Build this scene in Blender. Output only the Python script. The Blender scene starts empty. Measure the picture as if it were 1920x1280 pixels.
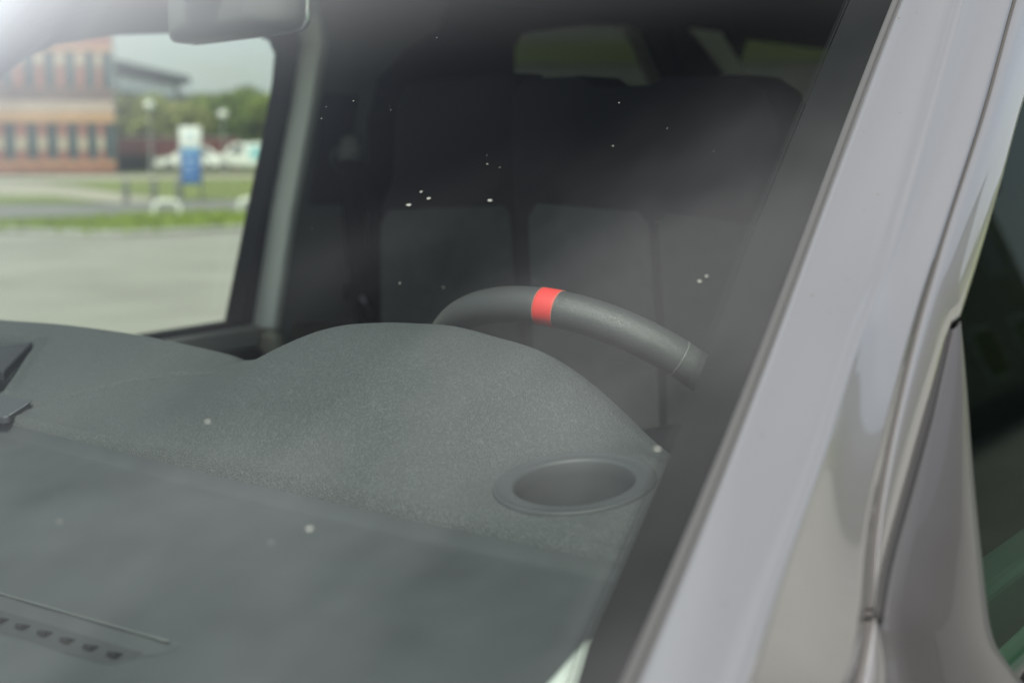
import bpy, bmesh, math, random
import numpy as np
from mathutils import Vector, Matrix
from mathutils.geometry import tessellate_polygon

scene = bpy.context.scene
COL = scene.collection
R = math.radians
random.seed(7)

# ------------------------------------------------------------------ camera
cam_d = bpy.data.cameras.new('camera')
cam = bpy.data.objects.new('camera', cam_d)
COL.objects.link(cam)
CAM = (1.156, -0.316, 1.5)
cam.location = CAM
cam.rotation_euler = (R(90 - 7.8), 0, R(36))
cam_d.sensor_width = 36.0
cam_d.lens = 50.0
cam_d.clip_start = 0.02
cam_d.clip_end = 3000
cam_d.dof.use_dof = True
cam_d.dof.focus_distance = 1.17
cam_d.dof.aperture_fstop = 5.0
scene.camera = cam

# ------------------------------------------------------------------ sky, sun, exposure
SUN_EL, SUN_AZ = 54, 150          # azimuth: degrees clockwise from +Y, where the sun stands
world = bpy.data.worlds.new('World')
scene.world = world
world.use_nodes = True
wn, wl = world.node_tree.nodes, world.node_tree.links
wn.clear()
w_out = wn.new('ShaderNodeOutputWorld')
w_bg = wn.new('ShaderNodeBackground')
w_sky = wn.new('ShaderNodeTexSky')
w_sky.sky_type = 'NISHITA'
w_sky.sun_disc = False
w_sky.sun_elevation = R(SUN_EL)
w_sky.sun_rotation = R(SUN_AZ)
w_sky.dust_density = 2.0
w_sky.air_density = 1.0
w_tc = wn.new('ShaderNodeTexCoord')
w_sep = wn.new('ShaderNodeSeparateXYZ')
w_add = wn.new('ShaderNodeMath'); w_add.operation = 'ADD'; w_add.inputs[1].default_value = 0.18
w_max = wn.new('ShaderNodeMath'); w_max.operation = 'MAXIMUM'; w_max.inputs[1].default_value = 0.05
w_div = wn.new('ShaderNodeVectorMath'); w_div.operation = 'DIVIDE'
w_cmb = wn.new('ShaderNodeCombineXYZ')
w_noise = wn.new('ShaderNodeTexNoise')
w_noise.noise_dimensions = '4D'
w_noise.inputs['W'].default_value = 27.2
w_noise.inputs['Scale'].default_value = 0.9
w_noise.inputs['Detail'].default_value = 6
w_noise.inputs['Roughness'].default_value = 0.55
w_ramp = wn.new('ShaderNodeValToRGB')
w_ramp.color_ramp.elements[0].position = 0.42
w_ramp.color_ramp.elements[0].color = (0.16, 0.16, 0.16, 1)
w_ramp.color_ramp.elements[1].position = 0.60
w_mix = wn.new('ShaderNodeMixRGB')
w_mix.inputs[2].default_value = (4.2, 4.65, 5.1, 1)
wl.new(w_tc.outputs['Generated'], w_sep.inputs[0])
wl.new(w_sep.outputs['Z'], w_add.inputs[0])
wl.new(w_add.outputs[0], w_max.inputs[0])
for i in range(3):
    wl.new(w_max.outputs[0], w_cmb.inputs[i])
wl.new(w_tc.outputs['Generated'], w_div.inputs[0])
wl.new(w_cmb.outputs[0], w_div.inputs[1])
wl.new(w_div.outputs[0], w_noise.inputs['Vector'])
wl.new(w_noise.outputs['Fac'], w_ramp.inputs[0])
wl.new(w_ramp.outputs[0], w_mix.inputs[0])
w_hs = wn.new('ShaderNodeHueSaturation')
w_hs.inputs['Saturation'].default_value = 0.55      # hazy air
wl.new(w_sky.outputs[0], w_hs.inputs['Color'])
wl.new(w_hs.outputs[0], w_mix.inputs[1])
wl.new(w_mix.outputs[0], w_bg.inputs['Color'])
w_bg.inputs['Strength'].default_value = 0.11
wl.new(w_bg.outputs[0], w_out.inputs[0])

sun_d = bpy.data.lights.new('sun', 'SUN')
sun_d.energy = 3.5
sun_d.angle = R(16)
sun_d.color = (1.0, 0.95, 0.88)
sun = bpy.data.objects.new('sun', sun_d)
COL.objects.link(sun)
_az, _el = R(SUN_AZ), R(SUN_EL)
to_sun = Vector((math.sin(_az) * math.cos(_el), math.cos(_az) * math.cos(_el), math.sin(_el)))
sun.rotation_euler = (-to_sun).to_track_quat('-Z', 'Y').to_euler()

vs = scene.view_settings
vs.view_transform = 'Standard'
vs.look = 'None'
vs.gamma = 1.0
vs.use_curve_mapping = False
vs.exposure = 0.75

cy = scene.cycles
cy.max_bounces = 10
cy.transparent_max_bounces = 24
cy.diffuse_bounces = 4
cy.glossy_bounces = 4
cy.use_denoising = True
cy.caustics_reflective = False
cy.caustics_refractive = False

# ------------------------------------------------------------------ materials
MATS = {}

def pmat(name, col, rough=0.6, metal=0.0, coat=0.0, spec=0.5, var=0.0, vscale=8.0, bump=0.0, bscale=200.0,
         grain=None, emis=None, sheen=0.0):
    if name in MATS:
        return MATS[name]
    m = bpy.data.materials.new(name)
    m.use_nodes = True
    nt = m.node_tree
    b = nt.nodes['Principled BSDF']
    b.inputs['Base Color'].default_value = (*col, 1)
    b.inputs['Roughness'].default_value = rough
    b.inputs['Metallic'].default_value = metal
    b.inputs['Coat Weight'].default_value = coat
    b.inputs['Coat Roughness'].default_value = 0.05
    b.inputs['Specular IOR Level'].default_value = spec
    b.inputs['Sheen Weight'].default_value = sheen
    tc = nt.nodes.new('ShaderNodeTexCoord')
    if var > 0:
        n = nt.nodes.new('ShaderNodeTexNoise')
        n.inputs['Scale'].default_value = vscale
        n.inputs['Detail'].default_value = 5
        nt.links.new(tc.outputs['Object'], n.inputs['Vector'])
        r = nt.nodes.new('ShaderNodeValToRGB')
        r.color_ramp.elements[0].position = 0.3
        r.color_ramp.elements[1].position = 0.7
        r.color_ramp.elements[0].color = (*[c * (1 - var) for c in col], 1)
        r.color_ramp.elements[1].color = (*[min(1, c * (1 + var)) for c in col], 1)
        nt.links.new(n.outputs['Fac'], r.inputs[0])
        nt.links.new(r.outputs[0], b.inputs['Base Color'])
    if grain:
        # leather-like grain: raised cells between fine creases
        v = nt.nodes.new('ShaderNodeTexVoronoi')
        v.feature = 'DISTANCE_TO_EDGE'
        v.inputs['Scale'].default_value = grain[0]
        nz = nt.nodes.new('ShaderNodeTexNoise')
        nz.inputs['Scale'].default_value = grain[0] * 0.8
        nt.links.new(tc.outputs['Object'], nz.inputs['Vector'])
        mx = nt.nodes.new('ShaderNodeMixRGB')
        mx.inputs[0].default_value = 0.004
        nt.links.new(tc.outputs['Object'], mx.inputs[1])
        nt.links.new(nz.outputs['Color'], mx.inputs[2])
        nt.links.new(mx.outputs[0], v.inputs['Vector'])
        mr = nt.nodes.new('ShaderNodeMapRange')
        mr.inputs['From Max'].default_value = 0.22
        nt.links.new(v.outputs['Distance'], mr.inputs['Value'])
        if len(grain) > 3:
            cm = nt.nodes.new('ShaderNodeMixRGB')
            cm.inputs[1].default_value = (*[c * grain[3] for c in col], 1)
            cm.inputs[2].default_value = (*[c * .85 for c in col], 1)
            nt.links.new(mr.outputs[0], cm.inputs[0])
            nt.links.new(cm.outputs[0], b.inputs['Base Color'])
        bp = nt.nodes.new('ShaderNodeBump')
        bp.inputs['Strength'].default_value = grain[1]
        bp.inputs['Distance'].default_value = grain[2]
        nt.links.new(mr.outputs[0], bp.inputs['Height'])
        nt.links.new(bp.outputs[0], b.inputs['Normal'])
    elif bump > 0:
        n = nt.nodes.new('ShaderNodeTexNoise')
        n.inputs['Scale'].default_value = bscale
        n.inputs['Detail'].default_value = 3
        nt.links.new(tc.outputs['Object'], n.inputs['Vector'])
        bp = nt.nodes.new('ShaderNodeBump')
        bp.inputs['Strength'].default_value = bump
        bp.inputs['Distance'].default_value = 0.002
        nt.links.new(n.outputs['Fac'], bp.inputs['Height'])
        nt.links.new(bp.outputs[0], b.inputs['Normal'])
    if emis:
        b.inputs['Emission Color'].default_value = (*emis[:3], 1)
        b.inputs['Emission Strength'].default_value = emis[3]
    MATS[name] = m
    return m


def glass_mat(name, tint, gain, power, base=0.0, veil_film=0.0, rough=0.0):
    """Thin sheet of glass: tinted straight-through light plus a mirror reflection that grows towards grazing,
    and thin uneven smears with reflection veil and glare painted in."""
    m = bpy.data.materials.new(name)
    m.use_nodes = True
    nt = m.node_tree
    N, L = nt.nodes, nt.links
    N.clear()
    out = N.new('ShaderNodeOutputMaterial')
    tr = N.new('ShaderNodeBsdfTransparent'); tr.inputs[0].default_value = (*tint, 1)
    gl = N.new('ShaderNodeBsdfGlossy'); gl.inputs['Roughness'].default_value = rough
    lw = N.new('ShaderNodeLayerWeight'); lw.inputs[0].default_value = 0.5
    pw = N.new('ShaderNodeMath'); pw.operation = 'POWER'; pw.inputs[1].default_value = power
    ma = N.new('ShaderNodeMath'); ma.operation = 'MULTIPLY_ADD'
    ma.inputs[1].default_value = gain; ma.inputs[2].default_value = base
    ma.use_clamp = True
    L.new(lw.outputs['Facing'], pw.inputs[0]); L.new(pw.outputs[0], ma.inputs[0])
    mix = N.new('ShaderNodeMixShader')
    L.new(ma.outputs[0], mix.inputs[0]); L.new(tr.outputs[0], mix.inputs[1]); L.new(gl.outputs[0], mix.inputs[2])
    last = mix
    if veil_film > 0:
        # smears plus painted reflection veil, thickest towards the lower corner by the near pillar
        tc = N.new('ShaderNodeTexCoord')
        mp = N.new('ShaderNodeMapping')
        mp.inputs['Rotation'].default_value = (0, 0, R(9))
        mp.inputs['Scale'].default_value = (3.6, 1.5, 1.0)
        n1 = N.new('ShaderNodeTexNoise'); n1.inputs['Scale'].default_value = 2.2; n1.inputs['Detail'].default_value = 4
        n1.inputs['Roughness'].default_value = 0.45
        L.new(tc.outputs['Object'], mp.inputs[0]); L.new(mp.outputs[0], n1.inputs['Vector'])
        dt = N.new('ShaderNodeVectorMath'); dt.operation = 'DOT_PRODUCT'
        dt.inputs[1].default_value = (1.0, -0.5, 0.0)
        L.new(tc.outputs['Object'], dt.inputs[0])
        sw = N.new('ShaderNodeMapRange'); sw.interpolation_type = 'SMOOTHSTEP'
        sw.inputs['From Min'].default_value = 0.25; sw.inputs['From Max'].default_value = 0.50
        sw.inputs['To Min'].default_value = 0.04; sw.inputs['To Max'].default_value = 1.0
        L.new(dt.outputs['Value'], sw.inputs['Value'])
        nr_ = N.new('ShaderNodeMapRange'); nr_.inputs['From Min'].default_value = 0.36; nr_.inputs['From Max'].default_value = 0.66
        nr_.inputs['To Min'].default_value = veil_film * 0.12; nr_.inputs['To Max'].default_value = veil_film
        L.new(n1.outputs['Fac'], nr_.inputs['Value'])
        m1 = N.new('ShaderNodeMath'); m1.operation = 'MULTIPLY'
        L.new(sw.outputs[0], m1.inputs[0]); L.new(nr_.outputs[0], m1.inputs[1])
        # glare painted as a pale diffuse layer over the far top corner
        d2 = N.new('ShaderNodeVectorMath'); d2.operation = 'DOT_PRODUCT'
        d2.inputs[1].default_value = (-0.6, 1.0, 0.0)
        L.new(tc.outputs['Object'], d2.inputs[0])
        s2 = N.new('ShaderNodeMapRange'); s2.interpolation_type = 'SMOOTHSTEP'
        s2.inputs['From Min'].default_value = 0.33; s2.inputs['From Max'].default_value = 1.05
        s2.inputs['To Min'].default_value = 0.0; s2.inputs['To Max'].default_value = veil_film * 5.6
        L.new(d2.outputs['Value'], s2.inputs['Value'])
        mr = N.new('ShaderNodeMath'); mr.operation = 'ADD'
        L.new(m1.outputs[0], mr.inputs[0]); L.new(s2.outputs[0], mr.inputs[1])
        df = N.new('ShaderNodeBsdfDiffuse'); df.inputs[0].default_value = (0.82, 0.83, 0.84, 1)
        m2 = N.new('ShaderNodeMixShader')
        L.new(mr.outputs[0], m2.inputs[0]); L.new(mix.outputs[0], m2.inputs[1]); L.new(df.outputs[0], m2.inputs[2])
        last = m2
    L.new(last.outputs[0], out.inputs[0])
    MATS[name] = m
    return m


M_paint = pmat('silver_grey_paint', (0.325, 0.32, 0.315), rough=0.36, metal=0.72, coat=0.9, bump=0.02, bscale=900)
M_rubber = pmat('black_rubber', (0.018, 0.018, 0.018), rough=0.7)
M_mould = pmat('grey_rubber_moulding', (0.075, 0.075, 0.072), rough=0.45)
M_frit = pmat('black_ceramic_frit', (0.012, 0.012, 0.013), rough=0.9, spec=0.1)
M_black_plastic = pmat('black_plastic', (0.014, 0.014, 0.016), rough=0.6, spec=0.3)
M_gasket = pmat('black_window_gasket', (0.006, 0.007, 0.007), rough=0.8, spec=0.15)
M_dash = pmat('grained_dash_plastic', (0.060, 0.066, 0.067), rough=0.58, spec=0.4, grain=(430.0, 0.6, 0.0012, 1.4))
M_shelf = pmat('smooth_dash_plastic', (0.050, 0.055, 0.058), rough=0.55, spec=0.4, var=0.16, vscale=14, bump=0.1, bscale=900)  # tone variation paints in blotchy reflections on the shelf
M_leather = pmat('wheel_leather', (0.042, 0.044, 0.044), rough=0.42, spec=0.6, grain=(620.0, 0.30, 0.0006))
M_red = pmat('red_leather', (0.62, 0.035, 0.03), rough=0.5, bump=0.2, bscale=700)
M_red_thread = pmat('pale_red_thread', (0.45, 0.12, 0.09), rough=0.7)
M_seat_dark = pmat('black_seat_cloth', (0.022, 0.022, 0.025), rough=0.95, spec=0.1, bump=0.3, bscale=500)
M_seat_grey = pmat('charcoal_seat_cloth', (0.085, 0.090, 0.086), rough=0.95, spec=0.1, bump=0.3, bscale=600, var=0.1, vscale=40)
M_trim_light = pmat('pale_grey_trim', (0.82, 0.82, 0.75), rough=0.6)
M_trim_mid = pmat('grey_green_trim', (0.33, 0.335, 0.305), rough=0.7)
M_trim_dark = pmat('dark_trim', (0.020, 0.022, 0.024), rough=0.6)
M_trim_beige = pmat('beige_trim', (0.55, 0.50, 0.40), rough=0.6)
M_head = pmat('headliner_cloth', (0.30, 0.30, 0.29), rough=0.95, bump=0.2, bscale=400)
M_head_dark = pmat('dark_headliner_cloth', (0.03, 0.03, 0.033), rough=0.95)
M_mirror = pmat('mirror_housing_plastic', (0.12, 0.125, 0.12), rough=0.45)
M_chrome = pmat('mirror_glass_edge', (0.85, 0.87, 0.86), rough=0.08, metal=1.0)
M_belt = pmat('black_belt_webbing', (0.008, 0.008, 0.009), rough=0.8)
M_screen = pmat('dark_satin_panel', (0.045, 0.047, 0.055), rough=0.45)
M_dust = pmat('pale_dust', (0.26, 0.27, 0.24), rough=0.9)
M_sail = pmat('grey_sail_paint', (0.068, 0.066, 0.067), rough=0.42, metal=0.2, coat=0.25)
M_ws = glass_mat('windscreen_glass', (0.81, 0.865, 0.835), 2.6, 7.0, 0.0, veil_film=0.044)
M_sideglass = glass_mat('tinted_side_glass', (0.89, 0.91, 0.86), 0.9, 5.0, 0.02)
M_doorglass = glass_mat('green_door_glass', (0.66, 0.84, 0.73), 0.22, 5.0, 0.01)
M_privacy = glass_mat('rear_glass', (0.22, 0.235, 0.21), 0.5, 5.0, 0.02)
M_added_glass = glass_mat('added_rear_glass', (0.86, 0.90, 0.86), 0.5, 5.0, 0.02)  # clear pane of the window added to light the rear trim

M_asphalt = pmat('pale_asphalt', (0.28, 0.278, 0.252), rough=0.9, var=0.16, vscale=0.6, bump=0.3, bscale=60)
M_asphalt2 = pmat('grey_asphalt', (0.19, 0.19, 0.185), rough=0.9, var=0.14, vscale=0.5)
M_grass = pmat('mown_grass', (0.12, 0.17, 0.03), rough=0.9, var=0.35, vscale=1.3, bump=0.5, bscale=40)
M_grass2 = pmat('lawn_grass', (0.165, 0.20, 0.055), rough=0.9, var=0.3, vscale=0.4)
M_field = pmat('meadow_ground', (0.11, 0.14, 0.05), rough=0.95, var=0.25, vscale=0.08)
M_path = pmat('pale_gravel_path', (0.36, 0.34, 0.28), rough=0.95, var=0.12, vscale=0.5)
M_kerb = pmat('concrete_kerb', (0.30, 0.30, 0.28), rough=0.9, var=0.1, vscale=2)

# ------------------------------------------------------------------ helpers
def tag(o, label=None, cat=None, group=None, kind=None):
    if label: o['label'] = label
    if cat: o['category'] = cat
    if group: o['group'] = group
    if kind: o['kind'] = kind
    return o


def mesh(name, verts, faces, mat, parent=None, smooth=True):
    me = bpy.data.meshes.new(name)
    me.from_pydata([tuple(map(float, v)) for v in verts], [], faces)
    me.validate()
    if smooth:
        me.polygons.foreach_set('use_smooth', [True] * len(me.polygons))
    me.materials.append(mat)
    me.update()
    o = bpy.data.objects.new(name, me)
    COL.objects.link(o)
    if parent is not None:
        o.parent = parent
    return o


def empty(name, loc=(0, 0, 0), rz=0.0, parent=None):
    o = bpy.data.objects.new(name, None)
    COL.objects.link(o)
    o.location = loc
    o.rotation_euler = (0, 0, rz)
    o.empty_display_size = 0.2
    if parent is not None:
        o.parent = parent
    return o


def fix_normals(o):
    bm = bmesh.new(); bm.from_mesh(o.data)
    bmesh.ops.recalc_face_normals(bm, faces=bm.faces)
    bm.to_mesh(o.data); bm.free()
    return o


def grid_faces(nr, nc, close_c=False, flip=False, off=0):
    f = []
    for i in range(nr - 1):
        for j in range(nc if close_c else nc - 1):
            a = off + i * nc + j
            b = off + i * nc + (j + 1) % nc
            q = (a, b, b + nc, a + nc)
            f.append(q[::-1] if flip else q)
    return f


def loft(name, rows, mat, parent=None, close=False, caps=False, flip=False, smooth=True):
    nc = len(rows[0])
    v = [p for r in rows for p in r]
    f = grid_faces(len(rows), nc, close, flip)
    if caps:
        f.append(tuple(range(nc)))
        f.append(tuple(range(len(v) - nc, len(v)))[::-1])
    return mesh(name, v, f, mat, parent, smooth)


def cr(pts, n):
    """Catmull-Rom resample of a polyline to n points (uniform in chord length)."""
    P = np.array(pts, float)
    if len(P) < 3:
        t = np.linspace(0, 1, n)[:, None]
        return P[0] * (1 - t) + P[-1] * t
    P = np.vstack([2 * P[0] - P[1], P, 2 * P[-1] - P[-2]])
    out = []
    for i in range(1, len(P) - 2):
        for t in np.linspace(0, 1, 16, endpoint=False):
            a, b, c, d = P[i - 1], P[i], P[i + 1], P[i + 2]
            out.append(0.5 * (2 * b + (c - a) * t + (2 * a - 5 * b + 4 * c - d) * t * t + (3 * b - a - 3 * c + d) * t ** 3))
    out.append(P[-2])
    out = np.array(out)
    s = np.r_[0, np.cumsum(np.linalg.norm(np.diff(out, axis=0), axis=1))]
    q = np.linspace(0, s[-1], n)
    return np.stack([np.interp(q, s, out[:, k]) for k in range(out.shape[1])], 1)


def crisp(o, nc, k):
    """Keep the folded edge strips of a lofted panel out of its smooth shading."""
    for i, p in enumerate(o.data.polygons):
        j = i % (nc - 1)
        if j < k or j >= nc - 1 - k:
            p.use_smooth = False
    return o


def tube(name, path, rad, mat, parent=None, n=10, closed=False, caps=True):
    P = [Vector(p) for p in path]
    m = len(P)
    rows = []
    up = Vector((0, 0, 1))
    prev = None
    for i in range(m):
        if closed:
            t = P[(i + 1) % m] - P[i - 1]
        else:
            t = P[min(i + 1, m - 1)] - P[max(i - 1, 0)]
        t.normalize()
        if prev is None:
            x = t.cross(up)
            if x.length < 1e-3:
                x = t.cross(Vector((1, 0, 0)))
        else:
            x = prev - t * prev.dot(t)
        x.normalize(); prev = x
        y = t.cross(x)
        r = rad(i / max(1, m - 1)) if callable(rad) else rad
        rows.append([P[i] + (x * math.cos(a) + y * math.sin(a)) * r for a in [2 * math.pi * k / n for k in range(n)]])
    if closed:
        rows.append(rows[0])
    o = loft(name, rows, mat, parent, close=True, caps=caps and not closed)
    return fix_normals(o)


def box(name, lo, hi, mat, parent=None, bevel=0.0, rot=None, seg=2):
    bm = bmesh.new()
    bmesh.ops.create_cube(bm, size=1.0)
    c = [(a + b) / 2 for a, b in zip(lo, hi)]
    for v in bm.verts:
        v.co = Vector([v.co[k] * (hi[k] - lo[k]) for k in range(3)])
    if bevel > 0:
        bmesh.ops.bevel(bm, geom=list(bm.edges), offset=bevel, segments=seg, profile=0.5, affect='EDGES')
    M = Matrix.Translation(c) @ (rot.to_matrix().to_4x4() if rot else Matrix.Identity(4))
    bmesh.ops.transform(bm, matrix=M, verts=bm.verts)
    me = bpy.data.meshes.new(name)
    bm.to_mesh(me); bm.free()
    me.materials.append(mat)
    if bevel > 0:
        me.polygons.foreach_set('use_smooth', [True] * len(me.polygons))
    o = bpy.data.objects.new(name, me)
    COL.objects.link(o)
    if parent is not None:
        o.parent = parent
    return o


def lathe(name, prof, mat, parent=None, n=20, axis=None, origin=(0, 0, 0)):
    rows = []
    Q = axis.to_track_quat('Z', 'Y') if axis is not None else None
    for r, z in prof:
        row = []
        for k in range(n):
            a = 2 * math.pi * k / n
            p = Vector((r * math.cos(a), r * math.sin(a), z))
            if Q: p = Q @ p
            row.append(p + Vector(origin))
        rows.append(row)
    o = loft(name, rows, mat, parent, close=True)
    return fix_normals(o)


def slab(name, outline, fn_a, fn_b, mat, parent=None, holes=(), bevel=0.0, smooth=False):
    """Plate between two surfaces: outline and holes are 2-D loops, fn_a / fn_b map a 2-D point to 3-D."""
    loops = [list(outline)] + [list(h) for h in holes]
    flat = [p for l in loops for p in l]
    tris = tessellate_polygon([[Vector((p[0], p[1], 0)) for p in l] for l in loops])
    n = len(flat)
    v = [fn_a(*p) for p in flat] + [fn_b(*p) for p in flat]
    f = [tuple(t) for t in tris] + [tuple(i + n for i in reversed(t)) for t in tris]
    s = 0
    for l in loops:
        k = len(l)
        for i in range(k):
            a, b = s + i, s + (i + 1) % k
            f.append((a, b, b + n, a + n))
        s += k
    o = mesh(name, v, f, mat, parent, smooth)
    fix_normals(o)
    if bevel > 0:
        md = o.modifiers.new('bevel', 'BEVEL')
        md.width = bevel; md.segments = 3; md.limit_method = 'ANGLE'; md.angle_limit = R(50)
    return o


def sm(a, b, x):
    t = np.clip((np.asarray(x, float) - a) / (b - a), 0, 1)
    return t * t * (3 - 2 * t)

# ------------------------------------------------------------------ ground and roads
def far(az, d, z=0.0):
    """A place given by its bearing (degrees from +Y towards -X) and its distance from the parking bay."""
    return (CAM[0] - d * math.sin(R(az)), CAM[1] + d * math.cos(R(az)), z)


def sheet(name, polar, z, mat, kind='structure'):
    pts = [far(a, d, z) for a, d in polar]
    tris = tessellate_polygon([[Vector(p) for p in pts]])
    o = mesh(name, pts, [tuple(t) for t in tris], mat, None, smooth=False)
    bm = bmesh.new(); bm.from_mesh(o.data)
    for fc in bm.faces:
        fc.normal_update()
        if fc.normal.z < 0: fc.normal_flip()
    bm.to_mesh(o.data); bm.free()
    tag(o, kind=kind)
    return o


g = mesh('ground', [(-1500, -1500, -0.03), (1500, -1500, -0.03), (1500, 1500, -0.03), (-1500, 1500, -0.03)], [(0, 1, 2, 3)], M_field, smooth=False)
tag(g, kind='structure')
ring = []
apron = [(a, d) for a, d in [(64, 27.5), (56.9, 26.8), (53.9, 25.7), (51.9, 25.0), (49.3, 25.4), (46.2, 26.4), (43, 27.5), (41, 48), (30, 47), (10, 46), (-20, 45), (-60, 42), (-100, 40), (-140, 38), (-180, 36), (-220, 34), (-260, 30)]]
sheet('parking_pavement', apron, 0.0, M_asphalt)
V1 = [(64, 27.5), (56.9, 26.8), (53.9, 25.7), (51.9, 25.0), (49.3, 25.4), (46.2, 26.4), (43, 27.5)]
V2 = [(43, 33.6), (46.2, 32.8), (49.9, 31.8), (52.9, 29.9), (56.9, 29.0), (64, 28.8)]
# raised grass verge with kerb
def verge(name, near, farr, h, mat, n=60):
    A = cr([far(a, d)[:2] for a, d in near], n)
    B = cr([far(a, d)[:2] for a, d in reversed(farr)], n)
    rows = []
    for i in range(n):
        row = []
        for k, t in enumerate(np.linspace(0, 1, 9)):
            p = A[i] * (1 - t) + B[i] * t
            z = h * min(1, 4 * min(t, 1 - t) + (0.35 if 0 < k < 8 else 0)) + (random.uniform(-.03, .05) if 0 < k < 8 else 0)
            row.append((p[0], p[1], z if 0 < k < 8 else -0.01))
        rows.append(row)
    o = loft(name, rows, mat)
    fix_normals(o)
    tag(o, kind='structure')
    return A, B
A, B = verge('grass_verge', V1, V2, 0.07, M_grass)
tag(tube('kerb', [(p[0], p[1], 0.03) for p in A], 0.07, M_kerb, None, n=8), kind='structure')
# tufts of long grass on the verge
tv, tf = [], []
for i in range(7000):
    k = random.randrange(0, 59); t = random.random() ** 0.8
    p = A[k] * (1 - t) + B[k] * t + np.array([random.uniform(-.25, .25), random.uniform(-.25, .25)])
    hgt = random.uniform(0.04, 0.13); a = random.uniform(0, math.pi); w = random.uniform(.02, .05)
    lx, ly = random.uniform(-.1, .1), random.uniform(-.1, .1)
    s = len(tv)
    tv += [(p[0] - w * math.cos(a), p[1] - w * math.sin(a), 0.03), (p[0] + w * math.cos(a), p[1] + w * math.sin(a), 0.03), (p[0] + lx, p[1] + ly, 0.06 + hgt)]
    tf.append((s, s + 1, s + 2))
tag(mesh('verge_grass_tufts', tv, tf, pmat('fresh_grass_blades', (0.20, 0.27, 0.03), rough=0.8), smooth=False),
    'long fresh green grass growing on the verge strip beside the pavement', 'grass', kind='stuff')
sheet('access_road', [(64, 28.8), (56.9, 29.0), (52.9, 29.9), (49.9, 31.8), (46.2, 32.8), (43, 33.6), (42.5, 42.3), (46.2, 41.5), (48.8, 41.0), (51.4, 39.6), (52.8, 38.7), (56.9, 39.0), (64, 39.4)], 0.004, M_asphalt2)
sheet('lower_lawn', [(64, 39.4), (56.9, 39.0), (52.8, 38.7), (52.0, 40.0), (53.8, 45.6), (56.8, 47.5), (64, 49)], 0.02, M_grass2)
sheet('gravel_path', [(64, 49), (56.8, 47.5), (53.8, 45.6), (52.0, 40.0), (51.4, 39.6), (49.0, 41.0), (51.0, 46), (53, 56.4), (54.5, 63.6), (56.8, 68.6), (64, 72)], 0.012, M_path)
sheet('upper_lawn', [(49.0, 41.0), (46.2, 41.5), (42.5, 42.3), (41, 68), (46.1, 68.4), (49.8, 67.1), (53.2, 64.1), (54.5, 63.6), (53, 56.4), (51, 46)], 0.02, M_grass2)
sheet('footpath', [(64, 74), (56.8, 70), (53.2, 65.0), (49.8, 68), (46.1, 69.4), (41, 69), (41, 80), (46.1, 79), (51.8, 77.7), (56.8, 78.6), (64, 80)], 0.012, M_path)
# rising slip road and bank behind the van
def bank_z(az, r):
    z = 0.13 * max(0.0, r - 13) - 0.13 * 2.5 * (1 - math.exp(-max(0, r - 13) / 2.5))
    if r > 75: z -= 0.13 * (r - 75)
    return z * float(sm(45.0, 36.2, az)) * float(sm(-8, 10, az))
def bank(name, a0, a1, r0, r1, nr, mat, dz):
    rows = [[far(az, r, bank_z(az, r) + dz + 0.005) for az in np.linspace(a0, a1, 30)] for r in np.linspace(r0, r1, nr)]
    o = loft(name, rows, mat); fix_normals(o); tag(o, kind='structure'); return o
bank('slip_road', 10, 37.2, 12.5, 110, 40, M_asphalt2, 0.01)
bank('embankment', 37.2, 45.2, 12.5, 110, 40, M_grass2, 0.008)
bank('embankment', -8.5, 10, 12.5, 110, 40, M_grass2, 0.008)
bank('grass_bank', 10, 37.2, 47, 60, 12, M_grass2, 0.06)

# ------------------------------------------------------------------ the van
van = empty('parked_van')
tag(van, 'silver-grey left-hand-drive van with dark interior, seen through its windscreen', 'van')

EC = [[0.2162, -0.2738, -0.1464, 0.906], [-0.0512, -0.0089, 1.1095, -0.101], [0.1737, -0.0851, 0.4777, 1.1526]]
def Ev(v):
    return np.array([np.polyval(c, v) for c in EC])
def Wv(u, v, off=0.0):
    """Point on the windscreen: u across (-1 right side of van .. 1 left side), v up."""
    def P(u, v):
        e = Ev(v); b = 0.26 - 0.10 * v; q = 1 - abs(u) ** 2.3
        return np.array([e[0] * u, e[1] - b * q, e[2] + .012 * q])
    p = P(u, v)
    if off:
        du = P(u + 1e-3, v) - P(u - 1e-3, v); dv = P(u, v + 1e-3) - P(u, v - 1e-3)
        n = np.cross(dv, du); n /= np.linalg.norm(n)
        if n[2] > 0: n = -n          # inwards / downwards
        p = p + n * off
    return p

NU, NV = 64, 36
VTOP = 1.10
rows = [[Wv(u, v) for u in np.linspace(-1, 1, NU)] for v in np.linspace(0, VTOP, NV)]
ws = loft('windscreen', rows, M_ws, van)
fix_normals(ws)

# black ceramic border printed on the inside of the glass
def frit_u(v):
    return float(np.interp(v, [0, 0.255, 0.28, 0.395, 0.58, 0.87, 1], [0.982, 0.978, 0.974, 0.970, 0.960, 0.954, 0.95]))
for s in (-1, 1):
    rows = [[Wv(s * u, v, 0.004) for u in np.linspace(frit_u(v), 0.999, 5)] for v in np.linspace(0.0, VTOP, 52)]
    fix_normals(loft('frit_band', rows, M_frit, ws))
rows = [[Wv(u, v, 0.004) for v in (0.0, 0.03, 0.06)] for u in np.linspace(-.97, .97, 48)]
fix_normals(loft('frit_band', rows, M_frit, ws))
rows = [[Wv(u, v, 0.0043) for v in (1.06, 1.08, VTOP)] for u in np.linspace(-.95, .95, 48)]
fix_normals(loft('frit_band', rows, M_frit, ws))
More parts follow.
